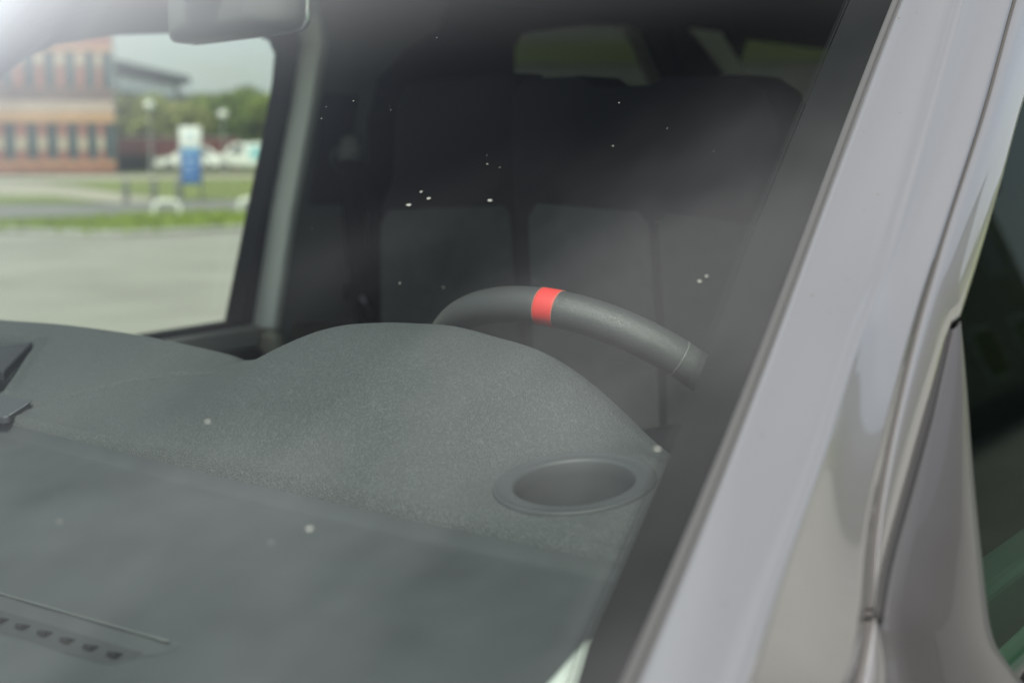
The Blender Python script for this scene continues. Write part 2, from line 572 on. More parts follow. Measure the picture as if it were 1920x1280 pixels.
# dotted fade along the inner edge of the border
dv, df = [], []
for s in (-1, 1):
    for i in range(420):
        v = 0.06 + 0.9 * i / 420
        for j, (rr, dd) in enumerate(((0.0011, 0.0022), (0.0007, 0.0046))):
            c = Wv(s * (frit_u(v) - dd), v + (0.001 if j else 0), 0.004)
            e1 = Wv(s * (frit_u(v) - dd - .002), v, 0.004) - c; e1 /= np.linalg.norm(e1)
            e2 = Wv(s * (frit_u(v) - dd), v + .003, 0.004) - c; e2 -= e1 * (e1 @ e2); e2 /= np.linalg.norm(e2)
            k0 = len(dv)
            dv += [c + rr * (e1 * math.cos(a) + e2 * math.sin(a)) for a in np.linspace(0, 2 * math.pi, 6, endpoint=False)]
            df.append(tuple(range(k0, k0 + 6)))
tag(mesh('frit_dots', dv, df, M_frit, ws, smooth=False), kind='stuff')
# specks of dust and dried droplets on the outside of the glass
dv, df = [], []
def speck(u, v, r):
    c = Wv(u, v, -0.0012)
    e1 = Wv(u + .002, v) - c; e1 = Wv(u + .01, v) - Wv(u - .01, v); e1 /= np.linalg.norm(e1)
    e2 = Wv(u, v + .01) - Wv(u, v - .01); e2 -= e1 * (e1 @ e2); e2 /= np.linalg.norm(e2)
    k0 = len(dv)
    nn = 7
    ph = random.random() * 6
    dv.append(c + np.cross(e1, e2) * r * .3)
    dv.extend([c + r * random.uniform(.7, 1.2) * (e1 * math.cos(a + ph) + e2 * math.sin(a + ph)) for a in np.linspace(0, 2 * math.pi, nn, endpoint=False)])
    for i in range(nn):
        df.append((k0, k0 + 1 + i, k0 + 1 + (i + 1) % nn))
for u, v, r in [(.676, .610, .0017), (.688, .618, .0015), (.742, .618, .0018), (.94, .543, .0014), (.943, .548, .0011), (.964, .40, .0014), (.808, .332, .0016), (.676, .625, .0012), (.69, .40, .0013)]:
    speck(u, v, r)
for i in range(100):
    speck(random.uniform(-.1, .97), random.uniform(.2, .95), 0.00022 + 0.0005 * random.random() ** 3)
tag(mesh('dust_specks', dv, df, M_dust, ws, smooth=False), kind='stuff')

# windscreen moulding (rubber lip between glass and pillar)
for s in (-1, 1):
    path = [Ev(v) * np.array([s, 1, 1]) + np.array([0.0005 * s, 0, 0.0008]) for v in np.linspace(-.02, VTOP, 64)]
    tube('windscreen_moulding', path, 0.0032, M_mould, ws, n=8)

# side surface of the van: x as a function of height
def XL(z): return min(0.90 - 0.25 * (z - 1.2), 0.922 - 0.03 * max(0.0, 0.75 - z))

N_P = 60
gapA = [(0.9, 0.19, 1.19), (0.896, 0.30, 1.218), (0.892, 0.343, 1.232), (0.886, 0.375, 1.258), (0.877, 0.401, 1.294), (0.868, 0.439, 1.330), (0.851, 0.527, 1.395), (0.836, 0.621, 1.456), (0.818, 0.739, 1.529), (0.796, 0.869, 1.617), (0.772, 1.02, 1.715), (0.750, 1.12, 1.785)]
gapA_low = gapA
ridge = [(0.945, 0.02, 1.225), (0.926, 0.105, 1.255), (0.905, 0.188, 1.284), (0.888, 0.250, 1.305), (0.861, 0.359, 1.343), (0.838, 0.456, 1.389), (0.815, 0.573, 1.444), (0.768, 0.818, 1.614), (0.745, 0.945, 1.715), (0.735, 1.04, 1.80)]
gA = cr(gapA_low, N_P)
rG = cr(ridge, N_P)
eG = np.array([Ev(v) for v in np.linspace(0.08, VTOP, N_P)]) + np.array([0.0036, -0.0008, 0.0018])
def pillar(s):
    rows = []
    for i in range(N_P):
        e, r, a = eG[i], rG[i], gA[i]
        nf = np.array([0.25, -0.75, 0.6]); ns = np.array([0.95, -0.15, 0.25])
        row = [e + np.array([0, .012, -.02]), e + np.array([0, .002, -.004]), e + np.array([0, .0004, -.0008]), e - np.array([0, 0, 0.0001])]
        for t in np.linspace(0, 0.88, 8):
            row.append(e * (1 - t) + r * t + nf * 0.0035 * math.sin(math.pi * t / .88))
        p0 = e * .12 + r * .88
        p2 = r * .88 + a * .12 + ns * .001
        p1 = r + nf * .0035 + ns * .003
        for t in np.linspace(0.14, 1, 7):
            row.append(p0 * (1 - t) ** 2 + 2 * p1 * t * (1 - t) + p2 * t * t)
        for t in np.linspace(0.18, 0.94, 10):
            bow = 0.001 * (1 - (t - .12) / .88) - 0.0035 * math.sin(math.pi * (t - .12) / .82)
            row.append(r * (1 - t) + a * t + ns * bow)
        row.append(r * .04 + a * .96 - ns * .004)
        row.append(r * .03 + a * .97 - ns * .02)
        rows.append([p * np.array([s, 1, 1]) for p in row])
    return crisp(fix_normals(loft('pillar', rows, M_paint, van)), len(rows[0]), 2)
random.seed(41)
for s in (1, -1):
    pl_ = pillar(s)
    # grime thrown up on the paint: small flecks scattered over the pillar's face
    gv, gf = [], []
    for _ in range(46):
        i = random.randrange(2, N_P - 2); t = random.uniform(.05, .8); rr = random.uniform(.00025, .0008)
        c = eG[i] * (1 - t) + rG[i] * t + np.array([0.25, -0.75, 0.6]) * (0.0035 * math.sin(math.pi * t / .88) + .0004)
        d1 = rG[i] - eG[i]; d1 /= np.linalg.norm(d1); d2 = eG[i + 1] - eG[i]; d2 /= np.linalg.norm(d2)
        k0 = len(gv)
        gv += [(c + rr * random.uniform(.6, 1.3) * (d1 * math.cos(q) + d2 * math.sin(q))) * np.array([s, 1, 1]) for q in np.linspace(0, 2 * math.pi, 6, endpoint=False)]
        gf.append(tuple(range(k0, k0 + 6)))
    tag(mesh('grime_flecks', gv, gf, pmat('brown_grime', (.16, .14, .11), rough=.9), pl_, smooth=False), kind='stuff')
    # dark seal lying at the bottom of the shut line
    tube('shut_line_seal', [(p - np.array([.013, -.001, .004])) * np.array([s, 1, 1]) for p in gA], 0.007, M_rubber, van, n=6)

# left door: window frame, sail panel, glass, skin
door = empty('front_door', (0, 0, 0), 0, van)
tag(door, 'driver door with silver window frame and grey triangular sail panel')
frame_in = [(0.886, 0.377, 1.256), (0.880, 0.407, 1.278), (0.872, 0.458, 1.312), (0.862, 0.520, 1.351), (0.853, 0.576, 1.386), (0.852, 0.60, 1.392), (0.834, 0.722, 1.464), (0.816, 0.835, 1.535), (0.800, 0.96, 1.60), (0.785, 1.10, 1.66), (0.773, 1.30, 1.707), (0.768, 1.55, 1.727)]
frame_out = [(0.886, 0.379, 1.260), (0.877, 0.405, 1.294), (0.868, 0.443, 1.330), (0.8595, 0.485, 1.3625), (0.851, 0.531, 1.395), (0.8435, 0.578, 1.426), (0.836, 0.625, 1.456), (0.818, 0.743, 1.529), (0.796, 0.873, 1.617), (0.772, 1.03, 1.72), (0.755, 1.25, 1.79), (0.745, 1.55, 1.82)]
NF = 70
def frame_side(s, par):
    fi, fo = cr(frame_in, NF), cr(frame_out, NF)
    rows = []
    for i in range(NF):
        a, b = fo[i], fi[i]
        w = np.linalg.norm(b - a)
        h = min(0.008, w * .09)
        ns = np.array([0.96, -0.12, 0.24])
        row = [a - ns * .02, a - ns * .004, a - ns * .0008]
        for t in np.linspace(0.01, 0.99, 12):
            row.append(a * (1 - t) + b * t + ns * (h * (math.sin(math.pi * t) ** .6) * (1 - .45 * t)))
        row += [b - ns * .0008, b - ns * .004, b - ns * .02]
        rows.append([p * np.array([s, 1, 1]) for p in row])
    return crisp(fix_normals(loft('window_frame', rows, M_paint, par)), len(rows[0]), 3)
frame_side(1, door)
glass_front = [(0.853, 0.598, 1.389), (0.863, 0.586, 1.349), (0.877, 0.566, 1.291), (0.893, 0.547, 1.230), (0.900, 0.544, 1.201), (0.909, 0.580, 1.164)]
# black seal in the slit between frame and sail panel
sl = cr([(0.853, 0.579, 1.385), (0.862, 0.524, 1.350), (0.872, 0.462, 1.311), (0.880, 0.411, 1.277), (0.887, 0.381, 1.254)], 30)
tube('sail_seal', [p - np.array([.001, 0, 0.001]) for p in sl], lambda t: 0.0012 + 0.0030 * min(1, t * 3), M_rubber, door, n=8)
# sail panel
sp_a = cr([(0.853, 0.583, 1.384), (0.862, 0.529, 1.348), (0.872, 0.467, 1.309), (0.880, 0.417, 1.275), (0.8868, 0.388, 1.2535), (0.8895, 0.3870, 1.242), (0.8930, 0.3865, 1.228), (0.8965, 0.3835, 1.214), (0.909, 0.378, 1.165)], 40)
sp_b = cr([(0.853, 0.597, 1.388), (0.863, 0.584, 1.349), (0.877, 0.564, 1.291), (0.893, 0.545, 1.230), (0.900, 0.542, 1.201), (0.905, 0.556, 1.182), (0.909, 0.578, 1.164), (0.912, 0.60, 1.150)], 40)
rows = []
for a, b in zip(sp_a, sp_b):
    ns = np.array([0.96, -0.1, 0.24])
    row = [a - ns * .018, a - ns * .003]
    for t in np.linspace(.03, .97, 12):
        w = np.linalg.norm(b - a)
        row.append(a * (1 - t) + b * t + ns * (min(.012, .10 * w) * math.sin(math.pi * t)))
    row += [b - ns * .006, b - ns * .018]
    rows.append(row)
crisp(fix_normals(loft('sail_panel', rows, M_sail, door)), len(rows[0]), 2)
# glass
GL = [(y, z) for x, y, z in glass_front[::-1]] + [(.60, 1.392), (.722, 1.464), (.835, 1.535), (.96, 1.60), (1.10, 1.66), (1.30, 1.707), (1.56, 1.727), (1.60, 1.16)]
slab('door_glass', GL, lambda y, z: (XL(z) - .014, y, z), lambda y, z: (XL(z) - .018, y, z), M_doorglass, door)
# outer skin under the glass
DS = [(.40, .50), (.405, 1.10), (.415, 1.165), (.60, 1.148), (1.62, 1.155), (1.64, .50)]
slab('door_skin', DS, lambda y, z: (min(XL(z), .925) , y, z), lambda y, z: (min(XL(z), .925) - .05, y, z), M_paint, door, bevel=.006)
slab('door_card', [(.48, .5), (.5, 1.17), (1.62, 1.165), (1.63, .5)], lambda y, z: (.80, y, z), lambda y, z: (.84, y, z), M_trim_dark, door, bevel=.01)
tube('waist_seal', [(XL(1.155) - .004, y, 1.155) for y in np.linspace(.60, 1.62, 12)], .007, M_rubber, door, n=8)
slab('pillar_cover', [(1.56, 1.15), (1.52, 1.74), (1.66, 1.80), (1.70, 1.15)], lambda y, z: (XL(z) - .002, y, z), lambda y, z: (XL(z) - .06, y, z), M_black_plastic, van)

wl_ = cr([(0.8866, .3795, 1.2545), (.8925, .351, 1.231), (.8968, .312, 1.212), (.904, .26, 1.17)], 20)
wr_ = cr([(0.8868, .3805, 1.2545), (.8900, .3825, 1.240), (.8930, .3810, 1.228), (.8960, .377, 1.216), (.909, .37, 1.16)], 20)
rows = []
for a, b in zip(wl_, wr_):
    ns = np.array([0.96, -0.1, 0.24]); w = np.linalg.norm(b - a)
    rows.append([a - ns * .02, a - ns * .002] + [a * (1 - t) + b * t + ns * min(.004, .12 * w) * math.sin(math.pi * t) for t in np.linspace(.03, .97, 8)] + [b - ns * .002, b - ns * .02])
crisp(fix_normals(loft('wing_corner', rows, M_paint, van)), len(rows[0]), 2)

# wing below the pillar, bonnet, cowl
rows = []
for y in np.linspace(.385, -1.05, 40):
    top = 1.205 - .16 * (max(0, .19 - y)) ** 1.05
    xo = .918 - .06 * max(0, -y - .2) ** 1.5
    e = np.array([xo - .12, y - .02, top + .012]) if y < .05 else np.array([xo - .12 + .10 * float(sm(.05, .25, y)), y - .02, top + .012 - .004 * float(sm(.05, .25, y))])
    row = [e, np.array([xo - .05, y, top + .012]), np.array([xo - .016, y, top - .004]), np.array([xo, y, top - .04]), np.array([xo + .01, y, top - .14]), np.array([xo + .012, y, .72]), np.array([xo, y, .45])]
    rows.append(cr(row, 22))
for s in (1, -1):
    fix_normals(loft('wing', [[p * np.array([s, 1, 1]) for p in r] for r in rows], M_paint, van))
rows = []
for t in np.linspace(0, 1, 24):
    rows.append([(u * (.82 - .05 * t), (-.12 - .26 * (1 - abs(u) ** 2.2)) * (1 - t) + (-1.12 + .12 * u * u) * t, 1.135 + .03 * (1 - u * u) - .16 * t ** 1.4 - .10 * t ** 8) for u in np.linspace(-1, 1, 32)])
fix_normals(loft('bonnet', rows, M_paint, van))
rows = [[(u * .9, -.05 - .28 * (1 - abs(u) ** 2.2) + .1 * t, 1.125 + .012 * (1 - u * u) - .06 * t) for u in np.linspace(-1, 1, 32)] for t in (0, .5, 1)]
fix_normals(loft('cowl', rows, M_black_plastic, van))
slab('front_bumper', [(-.86, .28), (-.88, .60), (-.80, .72), (.80, .72), (.88, .60), (.86, .28)], lambda x, z: (x, -1.17 + .16 * x * x, z), lambda x, z: (x, -.98 + .10 * x * x, z), M_paint, van, bevel=.03)
slab('grille', [(-.60, .72), (-.56, .93), (.56, .93), (.60, .72)], lambda x, z: (x, -1.12 + .14 * x * x, z), lambda x, z: (x, -1.02 + .10 * x * x, z), M_black_plastic, van, bevel=.01)
for s_ in (-1, 1):
    slab('headlight', [(.57 * s_, .74), (.60 * s_, .95), (.82 * s_, 1.0), (.86 * s_, .76)], lambda x, z: (x, -1.11 + .14 * x * x, z), lambda x, z: (x, -.98 + .10 * x * x, z), pmat('headlight_lens', (.5, .52, .55), rough=.1), van, bevel=.015)
    # door mirrors
    mh = empty('door_mirror', (0, 0, 0), 0, door if s_ == 1 else van)
    hb = box('housing', (.975, .425, 1.145), (1.155, .525, 1.345), M_paint, mh, bevel=.035, seg=4)
    gb_ = box('mirror_face', (.990, .526, 1.165), (1.140, .530, 1.325), M_chrome, mh)
    ab = box('arm', (.885, .455, 1.150), (.990, .505, 1.185), M_black_plastic, mh, bevel=.012)
    if s_ == -1:
        for o_ in (hb, gb_, ab):
            for v_ in o_.data.vertices: v_.co.x = -v_.co.x
            o_.data.flip_normals()
box('floor_pan', (-.86, -.9, .34), (.86, 4.3, .42), M_trim_dark, van)
box('firewall', (-.84, -.20, .42), (.84, -.14, 1.06), M_trim_dark, van)

# roof, headliner
ROOF_Y = [0, .05, .12, .25, .5, .9, 1.6, 2.4, 3.0, 3.28]
rows = []
for dy in ROOF_Y:
    row = []
    t = min(1, dy / .5)
    for u in np.linspace(-1.04, 1.04, 33):
        uu = max(-1, min(1, u))
        e = Wv(uu, VTOP)
        y = (e[1] + dy) * (1 - t) + (Ev(VTOP)[1] + dy) * t
        z = e[2] + .004 + .10 * (1 - math.exp(-dy / .3)) - .05 * t * max(0, abs(u) - .85) / .19 + .012 * t * (1 - uu * uu)
        row.append((u * (.715 + .005 * t), y, z))
    rows.append(row)
fix_normals(loft('roof', rows, M_paint, van))
def head_pt(u, dy):
    uu = max(-1, min(1, u)); e = Wv(uu * .985, VTOP, .02); t = min(1, dy / .5)
    return ((u * .70), (e[1] - .03 + dy) * (1 - t) + (Ev(VTOP)[1] + dy) * t, e[2] - .012 + .055 * (1 - math.exp(-dy / .3)) - .04 * max(0, abs(u) - .85) / .15)
D1 = 1.86 - Ev(VTOP)[1]
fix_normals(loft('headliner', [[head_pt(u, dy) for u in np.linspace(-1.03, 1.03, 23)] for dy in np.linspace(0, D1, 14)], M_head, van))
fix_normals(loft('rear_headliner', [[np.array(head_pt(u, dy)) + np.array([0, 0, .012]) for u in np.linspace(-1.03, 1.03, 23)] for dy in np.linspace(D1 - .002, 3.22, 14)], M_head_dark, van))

# right body side with its windows
def XRi(z): return -min(0.86 - 0.2 * (z - 1.2), 0.885 - 0.03 * max(0.0, 0.75 - z))
PW = [(.47, 1.20), (.55, 1.29), (.70, 1.41), (.909, 1.555), (1.012, 1.617), (1.105, 1.658), (1.227, 1.681), (1.40, 1.696), (1.560, 1.704), (1.603, 1.695), (1.622, 1.671), (1.624, 1.62), (1.616, 1.524), (1.595, 1.36), (1.572, 1.166), (1.345, 1.161), (.952, 1.18)]
RW = [(2.347, 1.50), (2.340, 1.62), (2.311, 1.72), (2.33, 1.748), (2.37, 1.758), (2.58, 1.785), (2.793, 1.799), (2.86, 1.79), (2.897, 1.764), (2.96, 1.715), (3.031, 1.661), (3.10, 1.59), (3.13, 1.50)]
QW = [(3.44, 1.45), (3.40, 1.72), (3.42, 1.80), (3.50, 1.835), (4.10, 1.845), (4.17, 1.80), (4.18, 1.45)]
SIDE = [(.19, .42), (.19, 1.19), (.34, 1.235), (.40, 1.30), (.53, 1.40), (.74, 1.535), (.87, 1.622), (1.03, 1.725), (1.25, 1.82), (1.7, 1.88), (4.25, 1.93), (4.32, 1.5), (4.34, .42)]
PWh = [(.44, 1.17), (.50, 1.28), (.68, 1.425), (.894, 1.573), (1.0, 1.635), (1.10, 1.675), (1.225, 1.700), (1.40, 1.715), (1.58, 1.722), (1.635, 1.712), (1.660, 1.68), (1.662, 1.62), (1.655, 1.524), (1.636, 1.36), (1.610, 1.152), (1.345, 1.146), (.952, 1.165)]
slab('body_side', SIDE, lambda y, z: (XRi(z) - .010, y, z), lambda y, z: (XRi(z) - .055, y, z), M_paint, van, holes=[PWh, RW, QW])
slab('passenger_window', PW, lambda y, z: (XRi(z) - .028, y, z), lambda y, z: (XRi(z) - .032, y, z), M_sideglass, van)
slab('quarter_window', QW, lambda y, z: (XRi(z) - .030, y, z), lambda y, z: (XRi(z) - .034, y, z), M_privacy, van)
slab('rear_side_window', RW, lambda y, z: (XRi(z) - .030, y, z), lambda y, z: (XRi(z) - .034, y, z), M_privacy, van)
def shrink(loop, d):
    c = np.mean(np.array(loop), 0)
    out = []
    for p in loop:
        v = np.array(p) - c
        out.append(tuple(c + v * (1 + d / np.linalg.norm(v))))
    return out
def ring(name, outer, inner, x0, x1, mat, par, **k):
    return slab(name, outer, lambda y, z: (XRi(z) + x0, y, z), lambda y, z: (XRi(z) + x1, y, z), mat, par, holes=[inner], **k)
pdoor = empty('passenger_door', (0, 0, 0), 0, van)
tag(pdoor, 'passenger door seen from inside with black window frame')
PWo = [(.40, 1.14), (.42, 1.25), (.66, 1.44), (.88, 1.59), (1.0, 1.66), (1.10, 1.70), (1.22, 1.727), (1.40, 1.74), (1.57, 1.745), (1.628, 1.735), (1.650, 1.70), (1.648, 1.62), (1.640, 1.524), (1.622, 1.36), (1.608, 1.158), (1.345, 1.153), (.952, 1.172)]
ring('window_frame', PWo, PW, -.038, .006, M_gasket, pdoor)
slab('sill', [(.40, 1.139), (.952, 1.171), (1.345, 1.152), (1.606, 1.157), (1.606, 1.115), (.4, 1.10)], lambda y, z: (XRi(z) - .01, y, z), lambda y, z: (XRi(z) + .03, y, z), M_trim_mid, pdoor, bevel=.006)
slab('door_card', [(.40, 1.099), (1.606, 1.114), (1.606, .45), (.4, .45)], lambda y, z: (XRi(1.1) - .01, y, z), lambda y, z: (XRi(1.1) + .05, y, z), M_trim_dark, pdoor, bevel=.01)

# B pillar trim: pale edge strip, grey panel, beige foot
def rp(name, pts, x0, x1, mat, par=van, **k):
    return slab(name, pts, lambda y, z: (XRi(z) + x0, y, z), lambda y, z: (XRi(z) + x1, y, z), mat, par, **k)
pil = rp('pillar_trim', [(1.640, 1.155), (1.648, 1.371), (1.668, 1.576), (1.674, 1.695), (1.68, 1.80), (2.05, 1.80), (2.03, 1.740), (1.93, 1.690), (1.866, 1.632), (1.85, 1.55), (1.867, 1.473), (1.90, 1.30), (1.935, 1.133), (1.95, 1.06), (1.66, 1.06)], -.01, .018, M_trim_mid, bevel=.006)
tag(pil, 'grey inner trim of the passenger side pillar')
stripL = [(1.606, 1.150), (1.616, 1.373), (1.636, 1.575), (1.642, 1.69), (1.622, 1.735), (1.56, 1.752), (1.40, 1.748)]
rp('edge_strip', stripL + [(y + (.022 if z < 1.72 else .0), z + (0 if z < 1.72 else .025)) for y, z in stripL[::-1]], -.010, .062, M_trim_light, pil, bevel=.012)
rp('pillar_foot', [(1.607, 1.146), (1.632, 1.146), (1.652, 1.05), (1.652, .80), (1.625, .80), (1.628, 1.05)], -.008, .064, M_trim_beige, pil, bevel=.010)
rp('lower_trim', [(1.696, 1.155), (1.93, 1.13), (1.96, .8), (1.696, .8)], .020, .03, pmat('brown_grey_trim', (.22, .19, .16), rough=.7), pil, bevel=.004)
rp('upper_panel', [(1.70, 1.385), (1.80, 1.385), (1.80, 1.60), (1.705, 1.60)], .019, .026, M_trim_dark, pil, bevel=.004)

# seat belt on the passenger side
belt = empty('seat_belt', (0, 0, 0), 0, van)
tag(belt, 'black seat belt hanging from its round pillar anchor')
ax = Vector((1, 0, -.2)).normalized()
lathe('anchor_cover', [(.0, .034), (.014, .033), (.026, .027), (.032, .014), (.033, .0)], pmat('anchor_plastic', (.50, .50, .44), rough=.6), belt, n=20, axis=ax, origin=(XRi(1.495) + .015, 1.79, 1.495))
tube('anchor_loop', [(XRi(1.48) + .03 + .004 * math.sin(a), 1.785 + .045 * math.cos(a), 1.478 + .03 * math.sin(a)) for a in np.linspace(0, 2 * math.pi, 20, endpoint=False)], .005, pmat('anchor_metal', (.25, .25, .24), rough=.4, metal=.6), belt, n=8, closed=True)
st = cr([(XRi(1.47) + .045, 1.787, 1.475), (-.770, 1.80, 1.36), (-.765, 1.81, 1.24), (-.755, 1.83, 1.10), (-.74, 1.85, .80)], 30)
rows = []
for p in st:
    w = .030
    rows.append([p + np.array([.0, -w, 0]), p + np.array([.003, 0, 0]), p + np.array([0, w, 0]), p + np.array([-.003, w, 0]), p + np.array([-.003, -w, 0])])
fix_normals(loft('webbing', rows, M_belt, belt, close=True))
st = cr([(XRi(1.47) + .035, 1.80, 1.475), (-.75, 1.86, 1.36), (-.70, 1.90, 1.20), (-.66, 1.92, 1.0)], 24)
rows = []
for p in st:
    w = .028
    rows.append([p + np.array([-.3 * w, -w, 0]), p + np.array([.3 * w, w, 0]), p + np.array([.3 * w - .003, w, .0]), p + np.array([-.3 * w - .003, -w, 0])])
fix_normals(loft('webbing', rows, M_belt, belt, close=True))
box('tongue', (-.772, 1.765, 1.195), (-.748, 1.830, 1.228), M_black_plastic, belt, bevel=.005)
tube('tongue_plate', [(-.745, 1.79, 1.205), (-.742, 1.80, 1.185), (-.740, 1.81, 1.165)], .004, pmat('tongue_metal', (.5, .5, .5), rough=.3, metal=1.0), belt, n=8)

# rear of the van: D pillar trim, tailgate
dp = rp('rear_pillar_trim', [(2.90, 1.87), (2.974, 1.86), (3.127, 1.868), (3.385, 1.72), (3.42, 1.60), (3.42, 1.5), (3.22, 1.5), (3.16, 1.6), (3.05, 1.70)], .011, .020, M_trim_dark, bevel=.006)
rp('pale_edge', [(2.960, 1.842), (3.128, 1.855), (3.395, 1.715), (3.41, 1.61), (3.36, 1.60), (3.285, 1.699)], .021, .035, pmat('rear_trim_pale', (.80, .82, .74), rough=.6), dp, bevel=.004)
TG_O = [(-.80, .42), (-.84, 1.1), (-.80, 1.45), (-.70, 1.89), (.70, 1.89), (.80, 1.45), (.84, 1.1), (.80, .42)]
TG_W = [(-.755, 1.30), (-.70, 1.60), (-.655, 1.835), (.50, 1.84), (.52, 1.60), (.54, 1.30)]
tg = slab('tailgate', TG_O, lambda x, z: (x, 4.26 + .02 * (1.9 - z), z), lambda x, z: (x, 4.34 + .06 * (1.9 - z), z), M_paint, van, holes=[TG_W])
slab('tailgate_glass', TG_W, lambda x, z: (x, 4.30 + .03 * (1.9 - z), z), lambda x, z: (x, 4.305 + .03 * (1.9 - z), z), M_privacy, tg)
slab('tailgate_trim', TG_O, lambda x, z: (x * .97, 4.24 + .02 * (1.9 - z), z), lambda x, z: (x * .97, 4.252 + .02 * (1.9 - z), z), M_trim_dark, tg, holes=[[(x * .985, z) for x, z in TG_W]])
# left rear side and lining; unseen window added to light the rear pillar strip
LW = [(2.30, 1.35), (2.33, 1.70), (2.40, 1.76), (4.05, 1.78), (4.12, 1.70), (4.13, 1.35)]
slab('rear_side_window', LW, lambda y, z: (XL(z) - .03, y, z), lambda y, z: (XL(z) - .034, y, z), M_added_glass, van)
slab('body_side', [(1.66, .42), (1.66, 1.80), (1.70, 1.88), (4.25, 1.93), (4.32, 1.5), (4.34, .42)], lambda y, z: (XL(z) - .004, y, z), lambda y, z: (XL(z) - .05, y, z), M_paint, van, holes=[LW])
slab('side_lining', [(1.66, .42), (1.66, 1.80), (1.72, 1.87), (4.2, 1.9), (4.23, 1.5), (4.23, .42)], lambda y, z: (XL(z) - .055, y, z), lambda y, z: (XL(z) - .075, y, z), M_trim_dark, van, holes=[LW])
slab('side_lining', [(1.95, .42), (1.95, 1.06), (1.935, 1.133), (1.90, 1.30), (1.867, 1.473), (1.85, 1.55), (1.866, 1.632), (1.93, 1.69), (2.03, 1.74), (2.1, 1.86), (4.2, 1.9), (4.23, 1.5), (4.23, .42)], lambda y, z: (XRi(z) - .008, y, z), lambda y, z: (XRi(z) + .010, y, z), M_trim_dark, van, holes=[RW, QW])

# wheels of the van
for wx in (-.78, .78):
    for wy in (-.62, 3.05):
        wv = lathe('wheel', [(.0, .10), (.19, .10), (.215, .09), (.24, .105), (.30, .10), (.325, .07), (.325, -.07), (.30, -.10), (.2, -.10), (0, -.1)], M_rubber, van, n=32, axis=Vector((1 if wx > 0 else -1, 0, 0)), origin=(wx, wy, .322))
        lathe('rim', [(.0, .108), (.05, .112), (.06, .100), (.16, .106), (.205, .112), (.212, .095)], pmat('wheel_rim_metal', (.45, .45, .46), rough=.35, metal=.9), wv, n=32, axis=Vector((1 if wx > 0 else -1, 0, 0)), origin=(wx, wy, .322))

# ------------------------------------------------------------------ dashboard
rd = [(0.10, 1.286), (0.15, 1.296), (0.197, 1.305), (0.225, 1.316), (0.252, 1.327), (0.292, 1.341), (0.330, 1.348), (0.379, 1.352), (0.430, 1.353), (0.469, 1.348), (0.511, 1.341), (0.542, 1.328), (0.572, 1.309), (0.601, 1.288), (0.630, 1.271), (0.66, 1.256), (.72, 1.251), (.86, 1.250)]
rpz = [(-.9, 1.27), (-.6, 1.288), (-0.426, 1.295), (-0.317, 1.297), (-0.195, 1.300), (-0.058, 1.298), (0.051, 1.291), (.106, 1.286)]
zz = cr(rpz + rd[1:], 160)
def zridge(x): return np.interp(x, zz[:, 0], zz[:, 1])
def yridge(x): return 0.68 - 0.08 * sm(0.07, 0.21, x)
def ycrease(x): return np.interp(x, [-.9, -.05, .071, .326, .536, .702, .9], [.46, .460, .451, .426, .413, .409, .405])
CUP = np.array([0.628, 0.484, 0.0])
def dash_h(x, y):
    x = np.asarray(x, float); y = np.asarray(y, float)
    yc, yr, zr = ycrease(x), yridge(x), zridge(x)
    s = np.clip((y - yc) / (yr - yc), 0, 1)
    hump = sm(.16, .30, x)
    ex = 1.0 + 0.75 * hump
    top = 1.252 + (zr - 1.252) * (1 - (1 - s) ** ex)
    shelf = 1.2375 - 0.195 * (yc - y) - .25 * np.clip(.05 - y, 0, 1)
    z = shelf + (top - shelf) * sm(-.006, .005, y - yc)
    z = z + .0016 * np.exp(-((y - yc - .005) / .004) ** 2)
    back = np.clip(y - yr, 0, None)
    z = z - 5.5 * back ** 2 - 0.25 * back
    # flattened pad round the cup holder
    rc = np.hypot(x - CUP[0], (y - CUP[1]))
    z = z + (1.2700 + .17 * (y - CUP[1]) - z) * sm(.12, .058, rc) * sm(.0, .022, y - yc)
    # open tray in the passenger side, with a raised lip
    q = (x + .067) * (.631 - .508) + (y - .508) * (.182 - .067)          # line through the tray edge
    q = q / math.hypot(.123, .115)
    inside = sm(.006, -.006, q) * sm(.500, .512, y) * sm(.640, .628, y)
    z = z - .045 * inside
    z = z + .0035 * np.exp(-((q - .008) / .005) ** 2) * sm(.50, .51, y) * sm(.645, .63, y)
    # seam between the driver's cowl and the centre section
    gp = [(.014, .484), (.022, .51), (.035, .543), (.052, .585), (.075, .612), (.115, .632)]
    gx = np.interp(y, [p[1] for p in gp], [p[0] for p in gp])
    z = z - .0045 * np.exp(-((x - gx) / .0035) ** 2) * sm(.474, .488, y) * sm(.655, .63, y)
    # defroster recess
    ve = sm(.200, .205, y) * sm(.2335, .2295, y) * sm(.512 - .9 * (.232 - y), .506 - .9 * (.232 - y), x) * sm(-.50, -.49, x)
    z = z - .007 * ve
    return z
XS = np.unique(np.r_[np.arange(-.80, -.20, .012), np.arange(-.20, .80, .0042)])
TS = np.unique(np.round(np.r_[np.arange(-.72, -.26, .012), np.arange(-.26, 0, .004), 0, np.arange(.004, .40, .0042)], 5))
GX, GT = np.meshgrid(XS, TS)
GY = ycrease(GX) + GT
GZ = dash_h(GX, GY)
CUP[2] = float(dash_h(CUP[0], CUP[1]))
nr, nc = GX.shape
verts = np.stack([GX, GY, GZ], -1).reshape(-1, 3)
dash = empty('dashboard', (0, 0, 0), 0, van)
tag(dash, 'dark grey grained dashboard with an instrument hump before the steering wheel')
